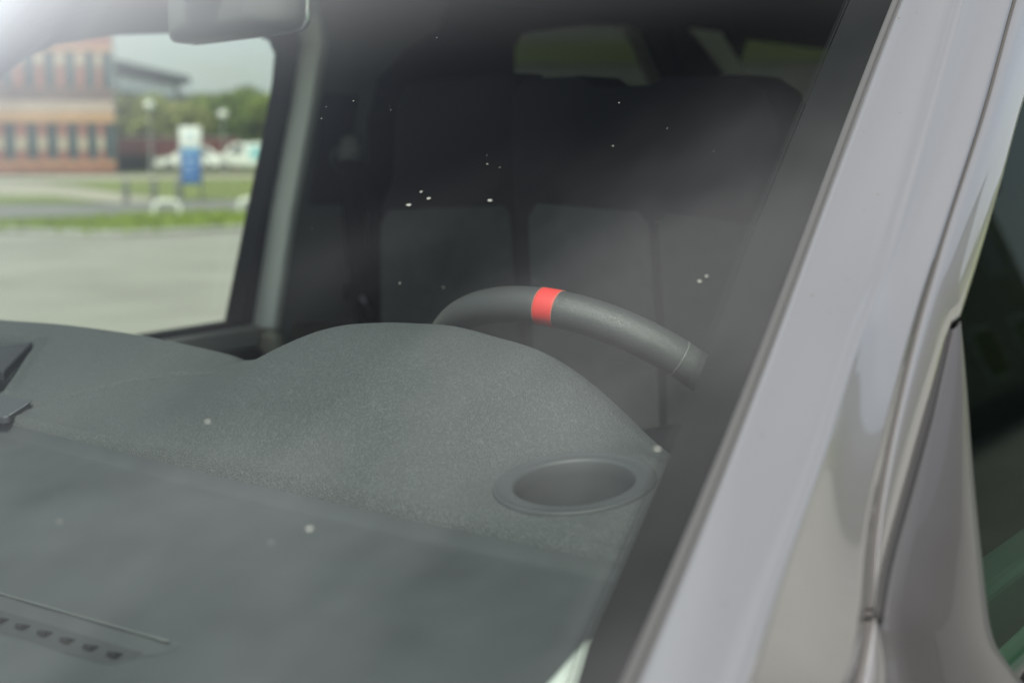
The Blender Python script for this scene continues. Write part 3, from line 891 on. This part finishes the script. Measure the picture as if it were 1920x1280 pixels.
def sub_grid(name, mask, mat):
    fc = []
    for i in range(nr - 1):
        for j in range(nc - 1):
            if mask[i, j]:
                a = i * nc + j
                fc.append((a, a + 1, a + nc + 1, a + nc))
    used = sorted({k for q in fc for k in q})
    mp = {k: n for n, k in enumerate(used)}
    return mesh(name, [verts[k] for k in used], [tuple(mp[k] for k in q) for q in fc], mat, dash)
CX, CYY = (GX[:-1, :-1] + GX[1:, 1:]) / 2, (GY[:-1, :-1] + GY[1:, 1:]) / 2
hole = np.hypot(CX - CUP[0], CYY - CUP[1]) < .045
# keep the sheet under the glass: cut where the windscreen comes down
upper = CYY >= ycrease(CX)
front_ok = CYY > (-.02 - .27 * (1 - np.abs(CX / .87) ** 2.3))
sub_grid('top_pad', upper & ~hole, M_dash)
sub_grid('front_shelf', ~upper & ~hole & front_ok, M_shelf)
# apron that closes the dash towards the cabin
rows = []
for x in np.linspace(-.80, .80, 90):
    yb = float(ycrease(x) + TS[-1]); z0 = float(dash_h(x, yb))
    rows.append([(x, yb, z0), (x, yb - .01, z0 - .05), (x, .74, 1.05), (x, .62, .95), (x, .50, .55)])
fix_normals(loft('lower_fascia', rows, M_trim_dark, dash))

# cup holder
e = 1e-3
nx = -(float(dash_h(CUP[0] + .03, CUP[1])) - float(dash_h(CUP[0] - .03, CUP[1]))) / .06
ny = -(float(dash_h(CUP[0], CUP[1] + .03)) - float(dash_h(CUP[0], CUP[1] - .03))) / .06
cn = Vector((nx, ny, 1)).normalized()
cup = lathe('cup_holder', [(.0570, -.006), (.0566, .0004), (.0558, .0014), (.0546, .0015), (.0535, .0006), (.0480, .0006), (.0445, .0009), (.0430, .0006), (.0418, -.0015), (.0405, -.01), (.0385, -.050), (.036, -.058), (0.0001, -.060)], M_shelf, dash, n=72, axis=cn, origin=Vector(CUP) + cn * .001)
tag(cup, 'round cup holder recessed in the dashboard corner')

# dark lid of the passenger side tray
def lid_z(y): return 1.2745 + .135 * (y - .56)
slab('tray_lid', [(-.198, .640), (-.112, .543), (-.20, .545), (-.34, .575), (-.34, .590), (-.215, .606)], lambda x, y: (x, y, lid_z(y)), lambda x, y: (x, y, lid_z(y) - .012), pmat('dark_tray_plastic', (.026, .027, .031), rough=.55), dash, bevel=.002)
# dark flap at the centre, defroster louvres
pts = [(-.16, .497), (-.045, .490), (.004, .490), (.012, .486), (.0315, .449), (.028, .445), (-.03, .442), (-.16, .446)]
def flap_z(y): return 1.2560 + (y - .446) * .14
slab('centre_flap', pts, lambda x, y: (x, y, flap_z(y)), lambda x, y: (x, y, flap_z(y) - .008), M_screen, dash, bevel=.002)
tube('flap_highlight', [(x, y, flap_z(y) + .0002) for x, y in ((.011, .4875), (.018, .476), (.026, .4605), (.0318, .449))], .0006, pmat('flap_highlight_tone', (.16, .17, .175), rough=.4), dash, n=6)  # pale thread painted in as the highlight along the flap
M_louvre = pmat('dark_louvre_plastic', (.020, .021, .023), rough=.6)
gr = empty('defroster_grille', (0, 0, 0), 0, dash)
rows = [[(x, y, float(dash_h(x, y)) + .0003) for y in np.linspace(.2075, .2270, 6)] for x in np.linspace(-.46, .482, 60)]
fix_normals(loft('grille_strip', rows, pmat('dark_grille_plastic', (.036, .038, .042), rough=.6), gr))
for i, x in enumerate(np.arange(.468, -.40, -.0232)):
    z = float(dash_h(x, .218)) + .0006
    v = [(x - .0045, .214, z), (x + .0045, .214, z), (x + .004, .2225, z), (x - .001, .2225, z), (x - .002, .2143, z + .003), (x + .004, .2143, z + .003)]
    mesh('louvre', v, [(0, 1, 5, 4), (1, 2, 5), (3, 0, 4), (4, 5, 2, 3)], M_louvre, gr, smooth=False)
tube('grille_lip', [(x, .2330, float(dash_h(x, .2375)) - .0001) for x in np.linspace(-.46, .500, 40)], .0006, pmat('pale_lip_plastic', (.10, .11, .105), rough=.45), gr, n=6)  # thin lip, paler than the shelf

# pale pillar foot trim in the near corner of the dash
fp = cr([(.735, .235, 1.19), (.756, .268, 1.224), (.765, .280, 1.239), (.775, .292, 1.250), (.79, .31, 1.257)], 16)
rows = [cr([p + np.array([-.004, .006, -.03]), p, p + np.array([.010, -.004, .005]), p + np.array([.03, -.006, .004]), p + np.array([.05, -.004, -.012])], 14) for p in fp]
fix_normals(loft('corner_trim', rows, pmat('white_trim', (.55, .58, .53), rough=.5), dash))
# inner trim of the pillars
for s in (1, -1):
    rows = []
    for v in np.linspace(.16, 1, 40):
        a = Wv(frit_u(v) + .012, v, .020); b = Wv(frit_u(v) + .018, v, .055); c = Wv(.985, v, .075) + np.array([0, .03, 0])
        d = np.array([XL(c[2]) - .06, c[1] + .06, c[2] + .01])
        rows.append([p * np.array([s, 1, 1]) for p in cr([Wv(.985, v, .012), a, b, c, d], 14)])
    fix_normals(loft('inner_pillar_trim', rows, M_trim_dark, van))

# ------------------------------------------------------------------ steering wheel
T = R(45)
RW_, RT = .177, .0168
wu = Vector((0, -math.sin(T), math.cos(T))); wx_ = Vector((1, 0, 0)); wn_ = wx_.cross(wu)
WC = Vector((.405, .744, 1.356)) - wu * RW_
swheel = empty('steering_wheel', (0, 0, 0), 0, van)
tag(swheel, 'black leather steering wheel with a red band at the top')
def rim_pt(phi, r=RW_): return WC + (wx_ * math.cos(phi) + wu * math.sin(phi)) * r
def rim_seg(name, a0, a1, rt, mat, n, flat=1.0):
    rows = []
    for phi in np.linspace(a0, a1, n):
        e = wx_ * math.cos(phi) + wu * math.sin(phi)
        rows.append([rim_pt(phi) + e * (rt * .94 * math.cos(a)) + wn_ * (rt * 1.06 * math.sin(a)) for a in np.linspace(0, 2 * math.pi, 28, endpoint=False)])
    return fix_normals(loft(name, rows, mat, swheel, close=True, caps=abs(a1 - a0) < 6))
rim = rim_seg('rim', 0, 2 * math.pi, RT, M_leather, 160)
mk = rim_seg('red_marker', R(79.6), R(85.4), RT + .0004, M_red, 12)
tag(mk, 'red leather band round the top of the rim')
for a in (79.5, 85.5):
    rim_seg('marker_stitch', R(a - .12), R(a + .12), RT + .0005, M_red_thread, 3)
for a in (41, 139):
    rim_seg('rim_seam', R(a - .16), R(a + .16), RT + .0003, pmat('seam_groove', (.12, .125, .12), rough=.4), 3)
hub = lathe('airbag_cover', [(0, .020), (.035, .019), (.055, .012), (.062, .0), (.06, -.02), (.05, -.03), (.0, -.032)], M_black_plastic, swheel, n=32, axis=-wn_, origin=WC + wn_ * .04)
for a in (8, 172, 268):
    p0 = WC + wn_ * .04 + (wx_ * math.cos(R(a)) + wu * math.sin(R(a))) * .05; p1 = rim_pt(R(a), RW_ - .006)
    tube('spoke', [p0, (p0 + p1) / 2 + wn_ * .002, p1], lambda t: .020 - .006 * t, M_black_plastic, swheel, n=10)
cax = -wn_ if wn_.y > 0 else wn_
colp = [WC + wn_ * .06, WC + wn_ * .16 + Vector((0, 0, -.03)), WC + wn_ * .30 + Vector((0, 0, -.05))]
tube('column_shroud', colp, lambda t: .042 + .015 * t, M_black_plastic, swheel, n=16)

# ------------------------------------------------------------------ interior mirror
mir = empty('rearview_mirror', (0, 0, 0), 0, van)
tag(mir, 'grey rear-view mirror housing hanging at the top of the windscreen')
outline = cr([(-.130, 1.630), (-.128, 1.620), (-.115, 1.6165), (.02, 1.6225), (.048, 1.626), (.056, 1.634), (.060, 1.68), (.055, 1.692), (.04, 1.697), (-.11, 1.700), (-.126, 1.694), (-.130, 1.68), (-.130, 1.630)], 60)[:-1]
c0 = outline.mean(0)
rows = []
for k, (sc, yy) in enumerate(((.55, .772), (.80, .776), (.93, .784), (.985, .793), (1.0, .804), (1.0, .818))):
    rows.append([(c0[0] + (p[0] - c0[0]) * sc, yy, c0[1] + (p[1] - c0[1]) * sc) for p in outline])
fix_normals(loft('housing', rows, M_mirror, mir, close=True, caps=True))
rows = [[(c0[0] + (p[0] - c0[0]) * sc, yy, c0[1] + (p[1] - c0[1]) * sc) for p in outline] for sc, yy in ((1.012, .819), (1.02, .823), (1.0, .827))]
fix_normals(loft('mirror_glass', rows, M_chrome, mir, close=True, caps=True))
tube('mount_arm', [(-.045, .772, 1.668), (-.035, .745, 1.690), (-.03, .735, 1.715)], .012, M_black_plastic, mir, n=12)
lathe('mount_foot', [(0, .010), (.022, .010), (.027, .004), (.027, -.012), (0, -.012)], M_black_plastic, mir, n=24, axis=Vector((0, -.5, .85)), origin=(-.045, .765, 1.678))

# ------------------------------------------------------------------ seats
def seat(name, label, outline, y, panels, cush):
    s = empty(name, (0, 0, 0), 0, van)
    tag(s, label)
    slab('backrest', outline, lambda x, z: (x, y - .05 + .10 * (1.6 - z), z), lambda x, z: (x, y + .06 + .16 * (1.6 - z), z), M_seat_dark, s, bevel=.022, smooth=False)
    for loop, mat, dy in panels:
        slab('backrest_panel', loop, lambda x, z: (x, y - .05 - dy + .10 * (1.6 - z), z), lambda x, z: (x, y - .02 + .10 * (1.6 - z), z), mat, s, bevel=.005)
    x0, x1 = cush
    box('cushion', (x0, y - .50, .72), (x1, y + .05, .86), M_seat_dark, s, bevel=.04, seg=3)
    box('seat_base', (x0 + .05, y - .45, .42), (x1 - .05, y + .02, .72), M_black_plastic, s, bevel=.02)
    return s
DO = [(-.03, .80), (-.032, 1.30), (-.028, 1.5), (-.02, 1.572), (.0, 1.592), (.09, 1.594), (.115, 1.579), (.2, 1.579), (.222, 1.590), (.335, 1.588), (.362, 1.570), (.380, 1.53), (.388, 1.45), (.40, 1.286), (.42, .80)]
M_seat_grey2 = pmat('dark_charcoal_seat_cloth', (.066, .070, .068), rough=.95, spec=.1, bump=.3, bscale=600, var=.1, vscale=40)
seat('front_seat', 'black and charcoal cloth driver seat behind the steering wheel', DO, 1.35,
     [([(-.005, .84), (-.008, 1.2), (-.004, 1.40), (.012, 1.422), (.175, 1.415), (.193, 1.40), (.198, 1.2), (.190, .84)], M_seat_grey, .004),
      ([(.2005, .84), (.21, 1.2), (.205, 1.40), (.22, 1.415), (.36, 1.40), (.385, 1.37), (.392, 1.2), (.40, .84)], M_seat_grey2, .003)], (-.03, .44))
PO = [(-.575, .80), (-.565, 1.30), (-.548, 1.40), (-.52, 1.44), (-.50, 1.57), (-.47, 1.612), (-.24, 1.620), (-.20, 1.58), (-.18, 1.44), (-.11, 1.40), (-.10, .80)]
seat('front_seat', 'black and charcoal cloth passenger seat beside the dark pillar', PO, 1.65,
     [([(-.565, .84), (-.562, 1.2), (-.545, 1.36), (-.525, 1.388), (-.27, 1.402), (-.253, 1.39), (-.250, 1.2), (-.25, .84)], M_seat_grey, .004)], (-.60, -.08))

RO = [(.0, .80), (.0, 1.45), (.03, 1.58), (.10, 1.62), (.62, 1.62), (.70, 1.56), (.73, 1.45), (.74, .80)]
seat('rear_seat', 'black cloth rear seat behind the driver', RO, 2.55, [([(.04, .84), (.04, 1.38), (.06, 1.40), (.66, 1.40), (.68, 1.38), (.69, .84)], M_seat_grey2, .012)], (.0, .72))

# ------------------------------------------------------------------ brick office building
bld = empty('brick_office', far(51.45, 84), R(53.5))
tag(bld, 'red brick office block with narrow windows and pale orange bands beyond the lawn', 'building')
M_brick = pmat('red_brick', (.29, .115, .085), rough=.9, var=.22, vscale=1.6)
M_brick_dark = pmat('dark_brick', (.16, .105, .095), rough=.9, var=.2, vscale=1.8)
M_orange = pmat('orange_sandstone', (.50, .29, .15), rough=.9, var=.12, vscale=.8)
M_pink = pmat('pale_pink_stone', (.46, .36, .31), rough=.9, var=.1, vscale=.8)
M_cream = pmat('cream_stone', (.44, .36, .28), rough=.9, var=.1, vscale=2)
M_teal = pmat('teal_window_frame', (.06, .16, .17), rough=.5)
M_pane = pmat('dark_window_pane', (.03, .055, .06), rough=.08, spec=.8)
W_, H_, D_ = 30.0, 9.6, 5.5
xs_w = [-.29, -1.22, -2.27, -3.36, -4.43, -5.6, -6.7, -7.8, -8.9, -10.0, -11.1, -12.2, -13.3]
def wall_piece(name, x0, x1, z0, z1, mat, proud=0.0, deep=.4):
    return box(name, (x0, -proud, z0), (x1, deep, z1), mat, bld)
box('wall', (-W_, .35, 0), (-.02, D_, H_), M_brick, bld)
box('roof', (-W_ - .2, -.15, H_), (.18, D_ + .2, H_ + .25), pmat('roof_edge', (.12, .12, .12), rough=.8), bld)
wall_piece('brick_course', -W_, 0, 0, .78, M_brick, .02)
wall_piece('stone_band', -W_, .01, .45, .62, M_orange, .05)
wall_piece('stone_band', -W_, .01, 2.82, 3.40, M_orange, .06)
wall_piece('stone_band', -W_, .01, 3.40, 4.00, M_pink, .04)
wall_piece('brick_course', -W_, 0, 4.00, 4.75, M_brick_dark, .0)
wall_piece('brick_course', -W_, 0, 6.75, H_, M_brick, .0)
wall_piece('stone_band', -W_, .01, 6.75, 6.98, M_orange, .04)
for lv, (z0, z1) in enumerate(((.78, 2.82), (4.75, 6.75))):
    edges = [0.0]
    for x in xs_w:
        edges += [min(0, x + .27), x - .27]
    edges.append(-W_)
    for k in range(0, len(edges) - 1, 2):
        x1, x0 = edges[k], edges[k + 1]
        if x1 - x0 > .02:
            wall_piece('brick_pier', x0, x1, z0, z1, M_brick if (k // 2) % 2 == 0 or lv == 0 else M_brick, .0)
            if x1 - x0 < 2:
                wall_piece('cream_block', x0 + .004, x1 - .004, z0 + (.55 if lv == 0 else 1.25), z0 + (1.25 if lv == 0 else 1.85), M_cream, .03)
    for x in xs_w:
        w = box('window', (x - .265, .20, z0), (x + .265, .30, z1), M_teal, bld)
        for (a, b) in ((z0 + .06, z0 + .95), (z0 + 1.02, z1 - .06)):
            box('pane', (x - .20, .185, a), (x + .20, .199, b), M_pane, w)
# drain pipe at the corner
tube('drain_pipe', [(.07, -.08, 0), (.07, -.08, H_)], .06, pmat('grey_pipe', (.2, .2, .2), rough=.5), bld, n=8)

# ------------------------------------------------------------------ grey office beyond the trees
pL, pR = np.array(far(51.9, 106)), np.array(far(48.95, 132))
ang = math.atan2(pR[1] - pL[1], pR[0] - pL[0])
LEN = float(np.linalg.norm(pR - pL))
gb = empty('grey_office', tuple(pL), ang)
tag(gb, 'grey flat-roofed office with a white window strip rising behind the trees', 'building')
M_grey_wall = pmat('grey_cladding', (.16, .17, .17), rough=.7, var=.08, vscale=.5)
sgn = 1
box('wall', (-6, 0, 0), (LEN, 14, 6.95), M_grey_wall, gb)
box('roof', (-6.5, -.8, 6.95), (LEN + .6, 14.5, 7.65), pmat('dark_roof_fascia', (.085, .095, .10), rough=.7), gb)
for i in range(9):
    x0 = LEN - 2.6 - i * 3.3 - 2.2
    if x0 < -5.5: break
    w = box('window', (x0, -.06, 5.55), (x0 + 2.5, -.01, 6.75), pmat('white_window_frame', (.70, .72, .72), rough=.5), gb)
    box('pane', (x0 + .10, -.085, 5.65), (x0 + 1.2, -.062, 6.65), pmat('bright_pane', (.80, .84, .86), rough=.2, metal=.6), w)
    box('pane', (x0 + 1.3, -.085, 5.65), (x0 + 2.4, -.062, 6.65), pmat('bright_pane', (.5, .55, .56), rough=.15, spec=.8), w)
lb = empty('low_annex', far(48.4, 138), R(48.5))
tag(lb, 'low dark annex just right of the grey office, above the trees', 'building')
box('wall', (-2.2, 0, 0), (2.0, 8, 5.9), M_grey_wall, lb)
box('roof', (-2.5, -.3, 5.9), (2.3, 8.3, 6.4), pmat('dark_roof_fascia', (.1, .1, .1)), lb)

# ------------------------------------------------------------------ red boundary wall, hedge
rw = empty('boundary_wall', far(49.4, 95.5), R(49.4))
tag(rw, 'long low dark red brick wall behind the parked white cars', 'wall')
box('wall', (-4.0, 0, 0), (4.2, .3, 2.02), pmat('dark_red_brick', (.13, .045, .04), rough=.9, var=.2, vscale=1.5), rw)
box('coping', (-4.05, -.05, 2.02), (4.25, .35, 2.14), pmat('coping_stone', (.25, .22, .2), rough=.9), rw)
for i in range(6):
    box('pier', (-4.0 + i * 1.62, -.08, 0), (-3.7 + i * 1.62, -.005, 2.015), pmat('dark_red_brick', (.2, .06, .05)), rw)

M_leaf = [pmat('leaf_green_%d' % i, c, rough=.7, spec=.3) for i, c in enumerate([(.19, .25, .05), (.13, .19, .04), (.27, .29, .09), (.05, .085, .025), (.24, .275, .065)])]
M_bark = pmat('tree_bark', (.12, .09, .065), rough=.95, var=.3, vscale=6)

def leaf_cloud(name, lobes, n, size, mat, parent):
    v, f = [], []
    tot = sum(l[3] ** 2 for l in lobes)
    for cx, cy_, cz, r in lobes:
        for _ in range(int(n * r * r / tot)):
            d = Vector((random.gauss(0, 1), random.gauss(0, 1), random.gauss(0, 1))).normalized() * r * (random.random() ** .4)
            c = Vector((cx, cy_, cz)) + d
            a = Vector((random.gauss(0, 1), random.gauss(0, 1), random.gauss(0, 1))).normalized()
            b = a.cross(Vector((random.gauss(0, 1), random.gauss(0, 1), random.gauss(0, 1)))).normalized()
            s = size * random.uniform(.6, 1.4)
            k = len(v)
            v += [c - a * s, c + b * s * .6, c + a * s, c - b * s * .6]
            f.append((k, k + 1, k + 2, k + 3))
    return mesh(name, v, f, mat, parent, smooth=False)

def tree(name, label, az, d, h, r, mat, seed, group='trees beyond the parked cars', n=5200):
    random.seed(seed)
    t = empty(name, far(az, d), random.uniform(0, 6))
    tag(t, label, 'tree', group)
    tr = tube('trunk', [(0, 0, -.05), (.05, .02, h * .25), (.0, .06, h * .5), (.08, 0, h * .78)], lambda q: .16 * (1 - .75 * q) * h / 6, M_bark, t, n=8)
    for k in range(4):
        a = k * 1.7
        tube('limb', [(0, 0, h * (.28 + .07 * k)), (r * .3 * math.cos(a), r * .3 * math.sin(a), h * (.42 + .07 * k)), (r * .6 * math.cos(a), r * .6 * math.sin(a), h * (.55 + .08 * k))], lambda q: .07 * (1 - .7 * q) * h / 6, M_bark, t, n=6)
    lobes = [(0, 0, h - r * .75, r * .75)]
    for k in range(9):
        a = random.uniform(0, 6.28); q = random.uniform(.3, .75) * r
        lobes.append((q * math.cos(a), q * math.sin(a), random.uniform(h * .35, h - r * .5), r * random.uniform(.3, .55)))
    leaf_cloud('crown', lobes, n, .22, mat, t)
    return t

tree('shrub_tree', 'pale olive shrubby tree right beside the brick office corner', 51.0, 100, 5.0, 2.2, M_leaf[2], 11)
tree('shrub_tree', 'olive shrubby tree behind the left lamp post', 50.0, 102, 5.1, 2.3, M_leaf[4], 12)
tree('shrub_tree', 'olive shrubby tree directly behind the white and blue sign', 49.0, 101, 4.6, 2.1, M_leaf[2], 13)
tree('leafy_tree', 'green leafy tree between the sign and the right lamp post', 48.0, 106, 5.3, 2.3, M_leaf[0], 14)
tree('leafy_tree', 'darker green leafy tree behind the right lamp post', 47.2, 104, 5.0, 2.2, M_leaf[1], 15)
tree('leafy_tree', 'tallest dark green tree at the window edge above the white van', 46.4, 108, 5.9, 2.4, M_leaf[1], 16)
tree('leafy_tree', 'green tree partly hidden by the van door pillar', 45.3, 104, 5.4, 2.5, M_leaf[0], 17)
# hedge in front of the boundary wall
random.seed(5)
hd = empty('clipped_hedge', far(50.75, 93), R(50.7))
tag(hd, 'low dark clipped hedge at the foot of the brick office corner', 'hedge')
hv, hf = [], []
leaf_cloud('foliage', [(x, y, z, .38) for x in np.arange(-1.1, 1.2, .3) for y in (0, .3) for z in (.3, .65)], 2600, .09, M_leaf[3], hd)
box('inner_twigs', (-1.35, -.1, 0), (1.35, .4, .8), pmat('hedge_core', (.025, .04, .018), rough=1), hd, bevel=.1)
hd2 = empty('clipped_hedge', far(46.0, 96), R(46.0))
tag(hd2, 'green hedge running behind the two white vehicles', 'hedge')
leaf_cloud('foliage', [(x, y, z, .42) for x in np.arange(-3.6, 4.6, .45) for y in (0, .3) for z in (.3, .8)], 4200, .11, M_leaf[0], hd2)
# far wood closing the view
random.seed(21)
lob = []
for az in np.arange(-20, 110, .8):
    p = far(az, 190 + random.uniform(-8, 12), 0)
    hh = random.uniform(3.0, 5.0)
    lob.append((p[0], p[1], hh * .45, hh))
tag(leaf_cloud('distant_wood', lob, 26000, .55, M_leaf[1], None), 'distant belt of green woodland along the horizon', 'woodland', kind='stuff')

# ------------------------------------------------------------------ sign
sg = empty('totem_sign', far(48.63, 40.8), R(48.6))
tag(sg, 'upright sign with white top and blue panel on grey posts at the lawn edge', 'sign')
M_post = pmat('galvanised_post', (.33, .34, .34), rough=.45, metal=.6)
for x in (-.275, .275):
    tube('post', [(x, .06, -.05), (x, .06, 2.03)], .035, M_post, sg, n=10)
M_white = pmat('white_sign_enamel', (.80, .82, .82), rough=.35)
M_blue = pmat('blue_sign_enamel', (.035, .14, .42), rough=.35)
box('white_panel', (-.29, 0, 1.48), (.29, .05, 2.04), M_white, sg, bevel=.015)
bp = box('blue_panel', (-.255, .0, .48), (.255, .05, 1.47), M_blue, sg, bevel=.008)
M_pale = pmat('pale_blue_print', (.40, .55, .72), rough=.4)
box('printed_band', (-.25, -.004, 1.37), (.25, -.001, 1.465), pmat('light_blue_print', (.16, .42, .62), rough=.4), bp)
for z, x0, x1 in ((1.24, -.20, .10), (1.14, -.20, .16), (.98, -.16, .19), (.91, -.20, .02), (.72, -.20, .12)):
    box('text_line', (x0, -.004, z), (x1, -.001, z + .035), M_pale, bp)
box('emblem', (-.10, -.004, 1.72), (.10, -.001, 1.86), pmat('faint_blue_print', (.45, .58, .70), rough=.4), sg)

# ------------------------------------------------------------------ bollards, hoops, lamps
M_bol = pmat('dark_grey_bollard', (.07, .072, .075), rough=.5)
for az, d, lab in ((51.11, 39.1, 'dark grey bollard standing farthest left on the path edge'), (50.05, 40.4, 'dark grey bollard between the left one and the blue sign'), (49.12, 40.0, 'dark grey bollard close in front of the blue sign post')):
    b = empty('bollard', far(az, d), 0)
    tag(b, lab, 'bollard', 'bollards along the path edge')
    lathe('post', [(.09, -.05), (.09, .02), (.075, .03), (.075, .58), (.068, .62), (.0, .635)], M_bol, b, n=16)
    lathe('reflector_band', [(.0755, .44), (.0775, .445), (.0775, .50), (.0755, .505)], pmat('grey_reflector', (.35, .35, .36), rough=.3), b, n=16)
M_hoop = pmat('white_hoop_paint', (.72, .74, .72), rough=.5)
for az, d, lab in ((49.6, 31.2, 'low white hoop barrier at the grass verge below the blue sign'), (46.35, 31.9, 'low white hoop barrier at the window edge below the white van')):
    b = empty('hoop_barrier', far(az, d), R(az))
    tag(b, lab, 'barrier', 'white hoop barriers')
    path = cr([(-.26, 0, 0), (-.26, 0, .20), (-.22, 0, .31), (-.10, 0, .345), (.10, 0, .345), (.22, 0, .31), (.26, 0, .20), (.26, 0, 0)], 40)
    tube('hoop', path, .05, M_hoop, b, n=10)
    for x in (-.26, .26):
        lathe('foot_plate', [(.085, 0), (.085, .02), (.06, .03)], M_hoop, b, n=12, origin=(x, 0, 0))
M_lamp = pmat('lamp_globe', (.78, .80, .78), rough=.35)
for az, d, h, lab in ((50.13, 82, 3.75, 'tall slim lamp post with round pale head beside the brick office'), (47.36, 84, 3.3, 'slim lamp post with round pale head right of the blue sign')):
    b = empty('lamp_post', far(az, d), 0)
    tag(b, lab, 'lamp post', 'lamp posts beyond the lawn')
    lathe('pole', [(.10, -.05), (.10, .5), (.055, .6), (.045, h - .25)], M_post, b, n=12)
    lathe('lamp_head', [(.05, h - .28), (.20, h - .18), (.29, h), (.26, h + .14), (.14, h + .24), (0, h + .27)], M_lamp, b, n=18)
    lathe('lamp_cap', [(.0, h + .31), (.15, h + .27), (.18, h + .22), (.10, h + .25)], M_post, b, n=18)

# ------------------------------------------------------------------ parked white vehicles
M_carwhite = pmat('white_car_paint', (.74, .76, .75), rough=.3, coat=.6)
M_carglass = pmat('dark_car_glass', (.03, .04, .045), rough=.08, spec=.8)
def car(name, label, az, d, low, cabin, win, length, width, group, decal=None):
    c = empty(name, far(az, d), R(az + 1.0))
    tag(c, label, 'car', group)
    w2 = width / 2
    body = slab('body', low, lambda x, z: (x, -w2 + .04 * max(0, z - .75), z), lambda x, z: (x, w2 - .04 * max(0, z - .75), z), M_carwhite, c, bevel=.06)
    zb = min(z for _, z in cabin); zt = max(z for _, z in cabin)
    tp = lambda z: .03 + .16 * (z - zb) / (zt - zb)
    slab('cabin', cabin, lambda x, z: (x, -w2 + tp(z), z), lambda x, z: (x, w2 - tp(z), z), M_carwhite, c, bevel=.05)
    for loop in win:
        for s in (-1, 1):
            slab('side_window', loop, lambda x, z: (x, s * (w2 - tp(z) + .012), z), lambda x, z: (x, s * (w2 - tp(z) - .02), z), M_carglass, c)
    x0, x1 = min(p[0] for p in low), max(p[0] for p in low)
    for wx in (x0 + length * .20, x1 - length * .20):
        for s in (-1, 1):
            wh = lathe('wheel', [(.0, .09), (.20, .09), (.30, .09), (.315, .05), (.315, -.09), (0, -.09)], M_rubber, c, n=20, axis=Vector((0, s, 0)), origin=(wx, s * (w2 - .08), .312))
            lathe('rim', [(.0, .10), (.17, .105), (.20, .093)], M_post, wh, n=20, axis=Vector((0, s, 0)), origin=(wx, s * (w2 - .08), .312))
    for s in (-1, 1):
        box('headlight', (x0 - .02, s * (w2 - .35) - .14, .62), (x0 + .10, s * (w2 - .35) + .14, .76), pmat('headlight_lens', (.5, .52, .55), rough=.1), c, bevel=.02)
        box('tail_light', (x1 - .08, s * (w2 - .14) - .07, .70), (x1 + .015, s * (w2 - .14) + .07, .95), pmat('tail_light_red', (.35, .02, .02), rough=.2), c, bevel=.02)
    if decal:
        for s in (-1, 1):
            box('side_print', (decal[0], s * (w2 + .012) - .004, decal[2]), (decal[1], s * (w2 + .012) + .004, decal[3]), pmat('pale_cyan_print', (.30, .58, .66), rough=.4), c)
    return c
car('parked_car', 'white hatchback car parked behind the blue sign', 48.67, 88,
    [(-2.0, .30), (-2.02, .55), (-1.95, .74), (-1.2, .90), (.9, .95), (1.85, .92), (2.0, .70), (1.98, .30)],
    [(-1.15, .85), (-.35, 1.40), (.1, 1.47), (1.1, 1.43), (1.75, .88)],
    [[(-.80, .95), (-.28, 1.32), (.15, 1.38), (.15, .97)], [(.24, .97), (.24, 1.38), (1.0, 1.34), (1.40, .99)]], 4.0, 1.75, 'white vehicles parked beyond the lawn')
car('parked_car', 'small white van with a pale cyan side print at the window edge', 46.7, 87.3,
    [(-1.75, .30), (-1.78, .55), (-1.70, .80), (-1.05, 1.0), (1.95, 1.05), (2.0, .6), (2.0, .30)],
    [(-1.15, .95), (-.55, 1.58), (-.2, 1.70), (1.95, 1.72), (2.0, 1.0)],
    [[(-.78, 1.08), (-.42, 1.55), (.12, 1.58), (.12, 1.08)]], 3.8, 1.8, 'white vehicles parked beyond the lawn', decal=(.45, 1.35, .75, 1.5))

# ------------------------------------------------------------------ neighbour beside the bay (its reflection shows in the pillar paint)
nb = empty('neighbour_building', (15.5, 4, 0), 0)
tag(nb, 'beige rendered building beside the parking bay, reflected in the pillar paint', 'building')
M_render = pmat('beige_render', (.31, .295, .275), rough=.9, var=.12, vscale=.7)
box('wall', (0, 0, 0), (9, 46, 7.4), M_render, nb)
box('plinth', (-.06, -.06, 0), (-.004, 46.06, .9), pmat('grey_plinth', (.14, .14, .14), rough=.9), nb)
box('roof', (-.5, -.5, 7.4), (9.5, 46.5, 7.8), pmat('dark_roof_fascia', (.1, .1, .1)), nb)
for i in range(11):
    for z0 in (1.3, 4.5):
        w = box('window', (-.05, 1.6 + i * 4.1, z0), (-.005, 3.6 + i * 4.1, z0 + 1.7), pmat('white_window_frame', (.7, .7, .7)), nb)
        box('pane', (-.075, 1.72 + i * 4.1, z0 + .1), (-.052, 3.48 + i * 4.1, z0 + 1.6), M_pane, w)
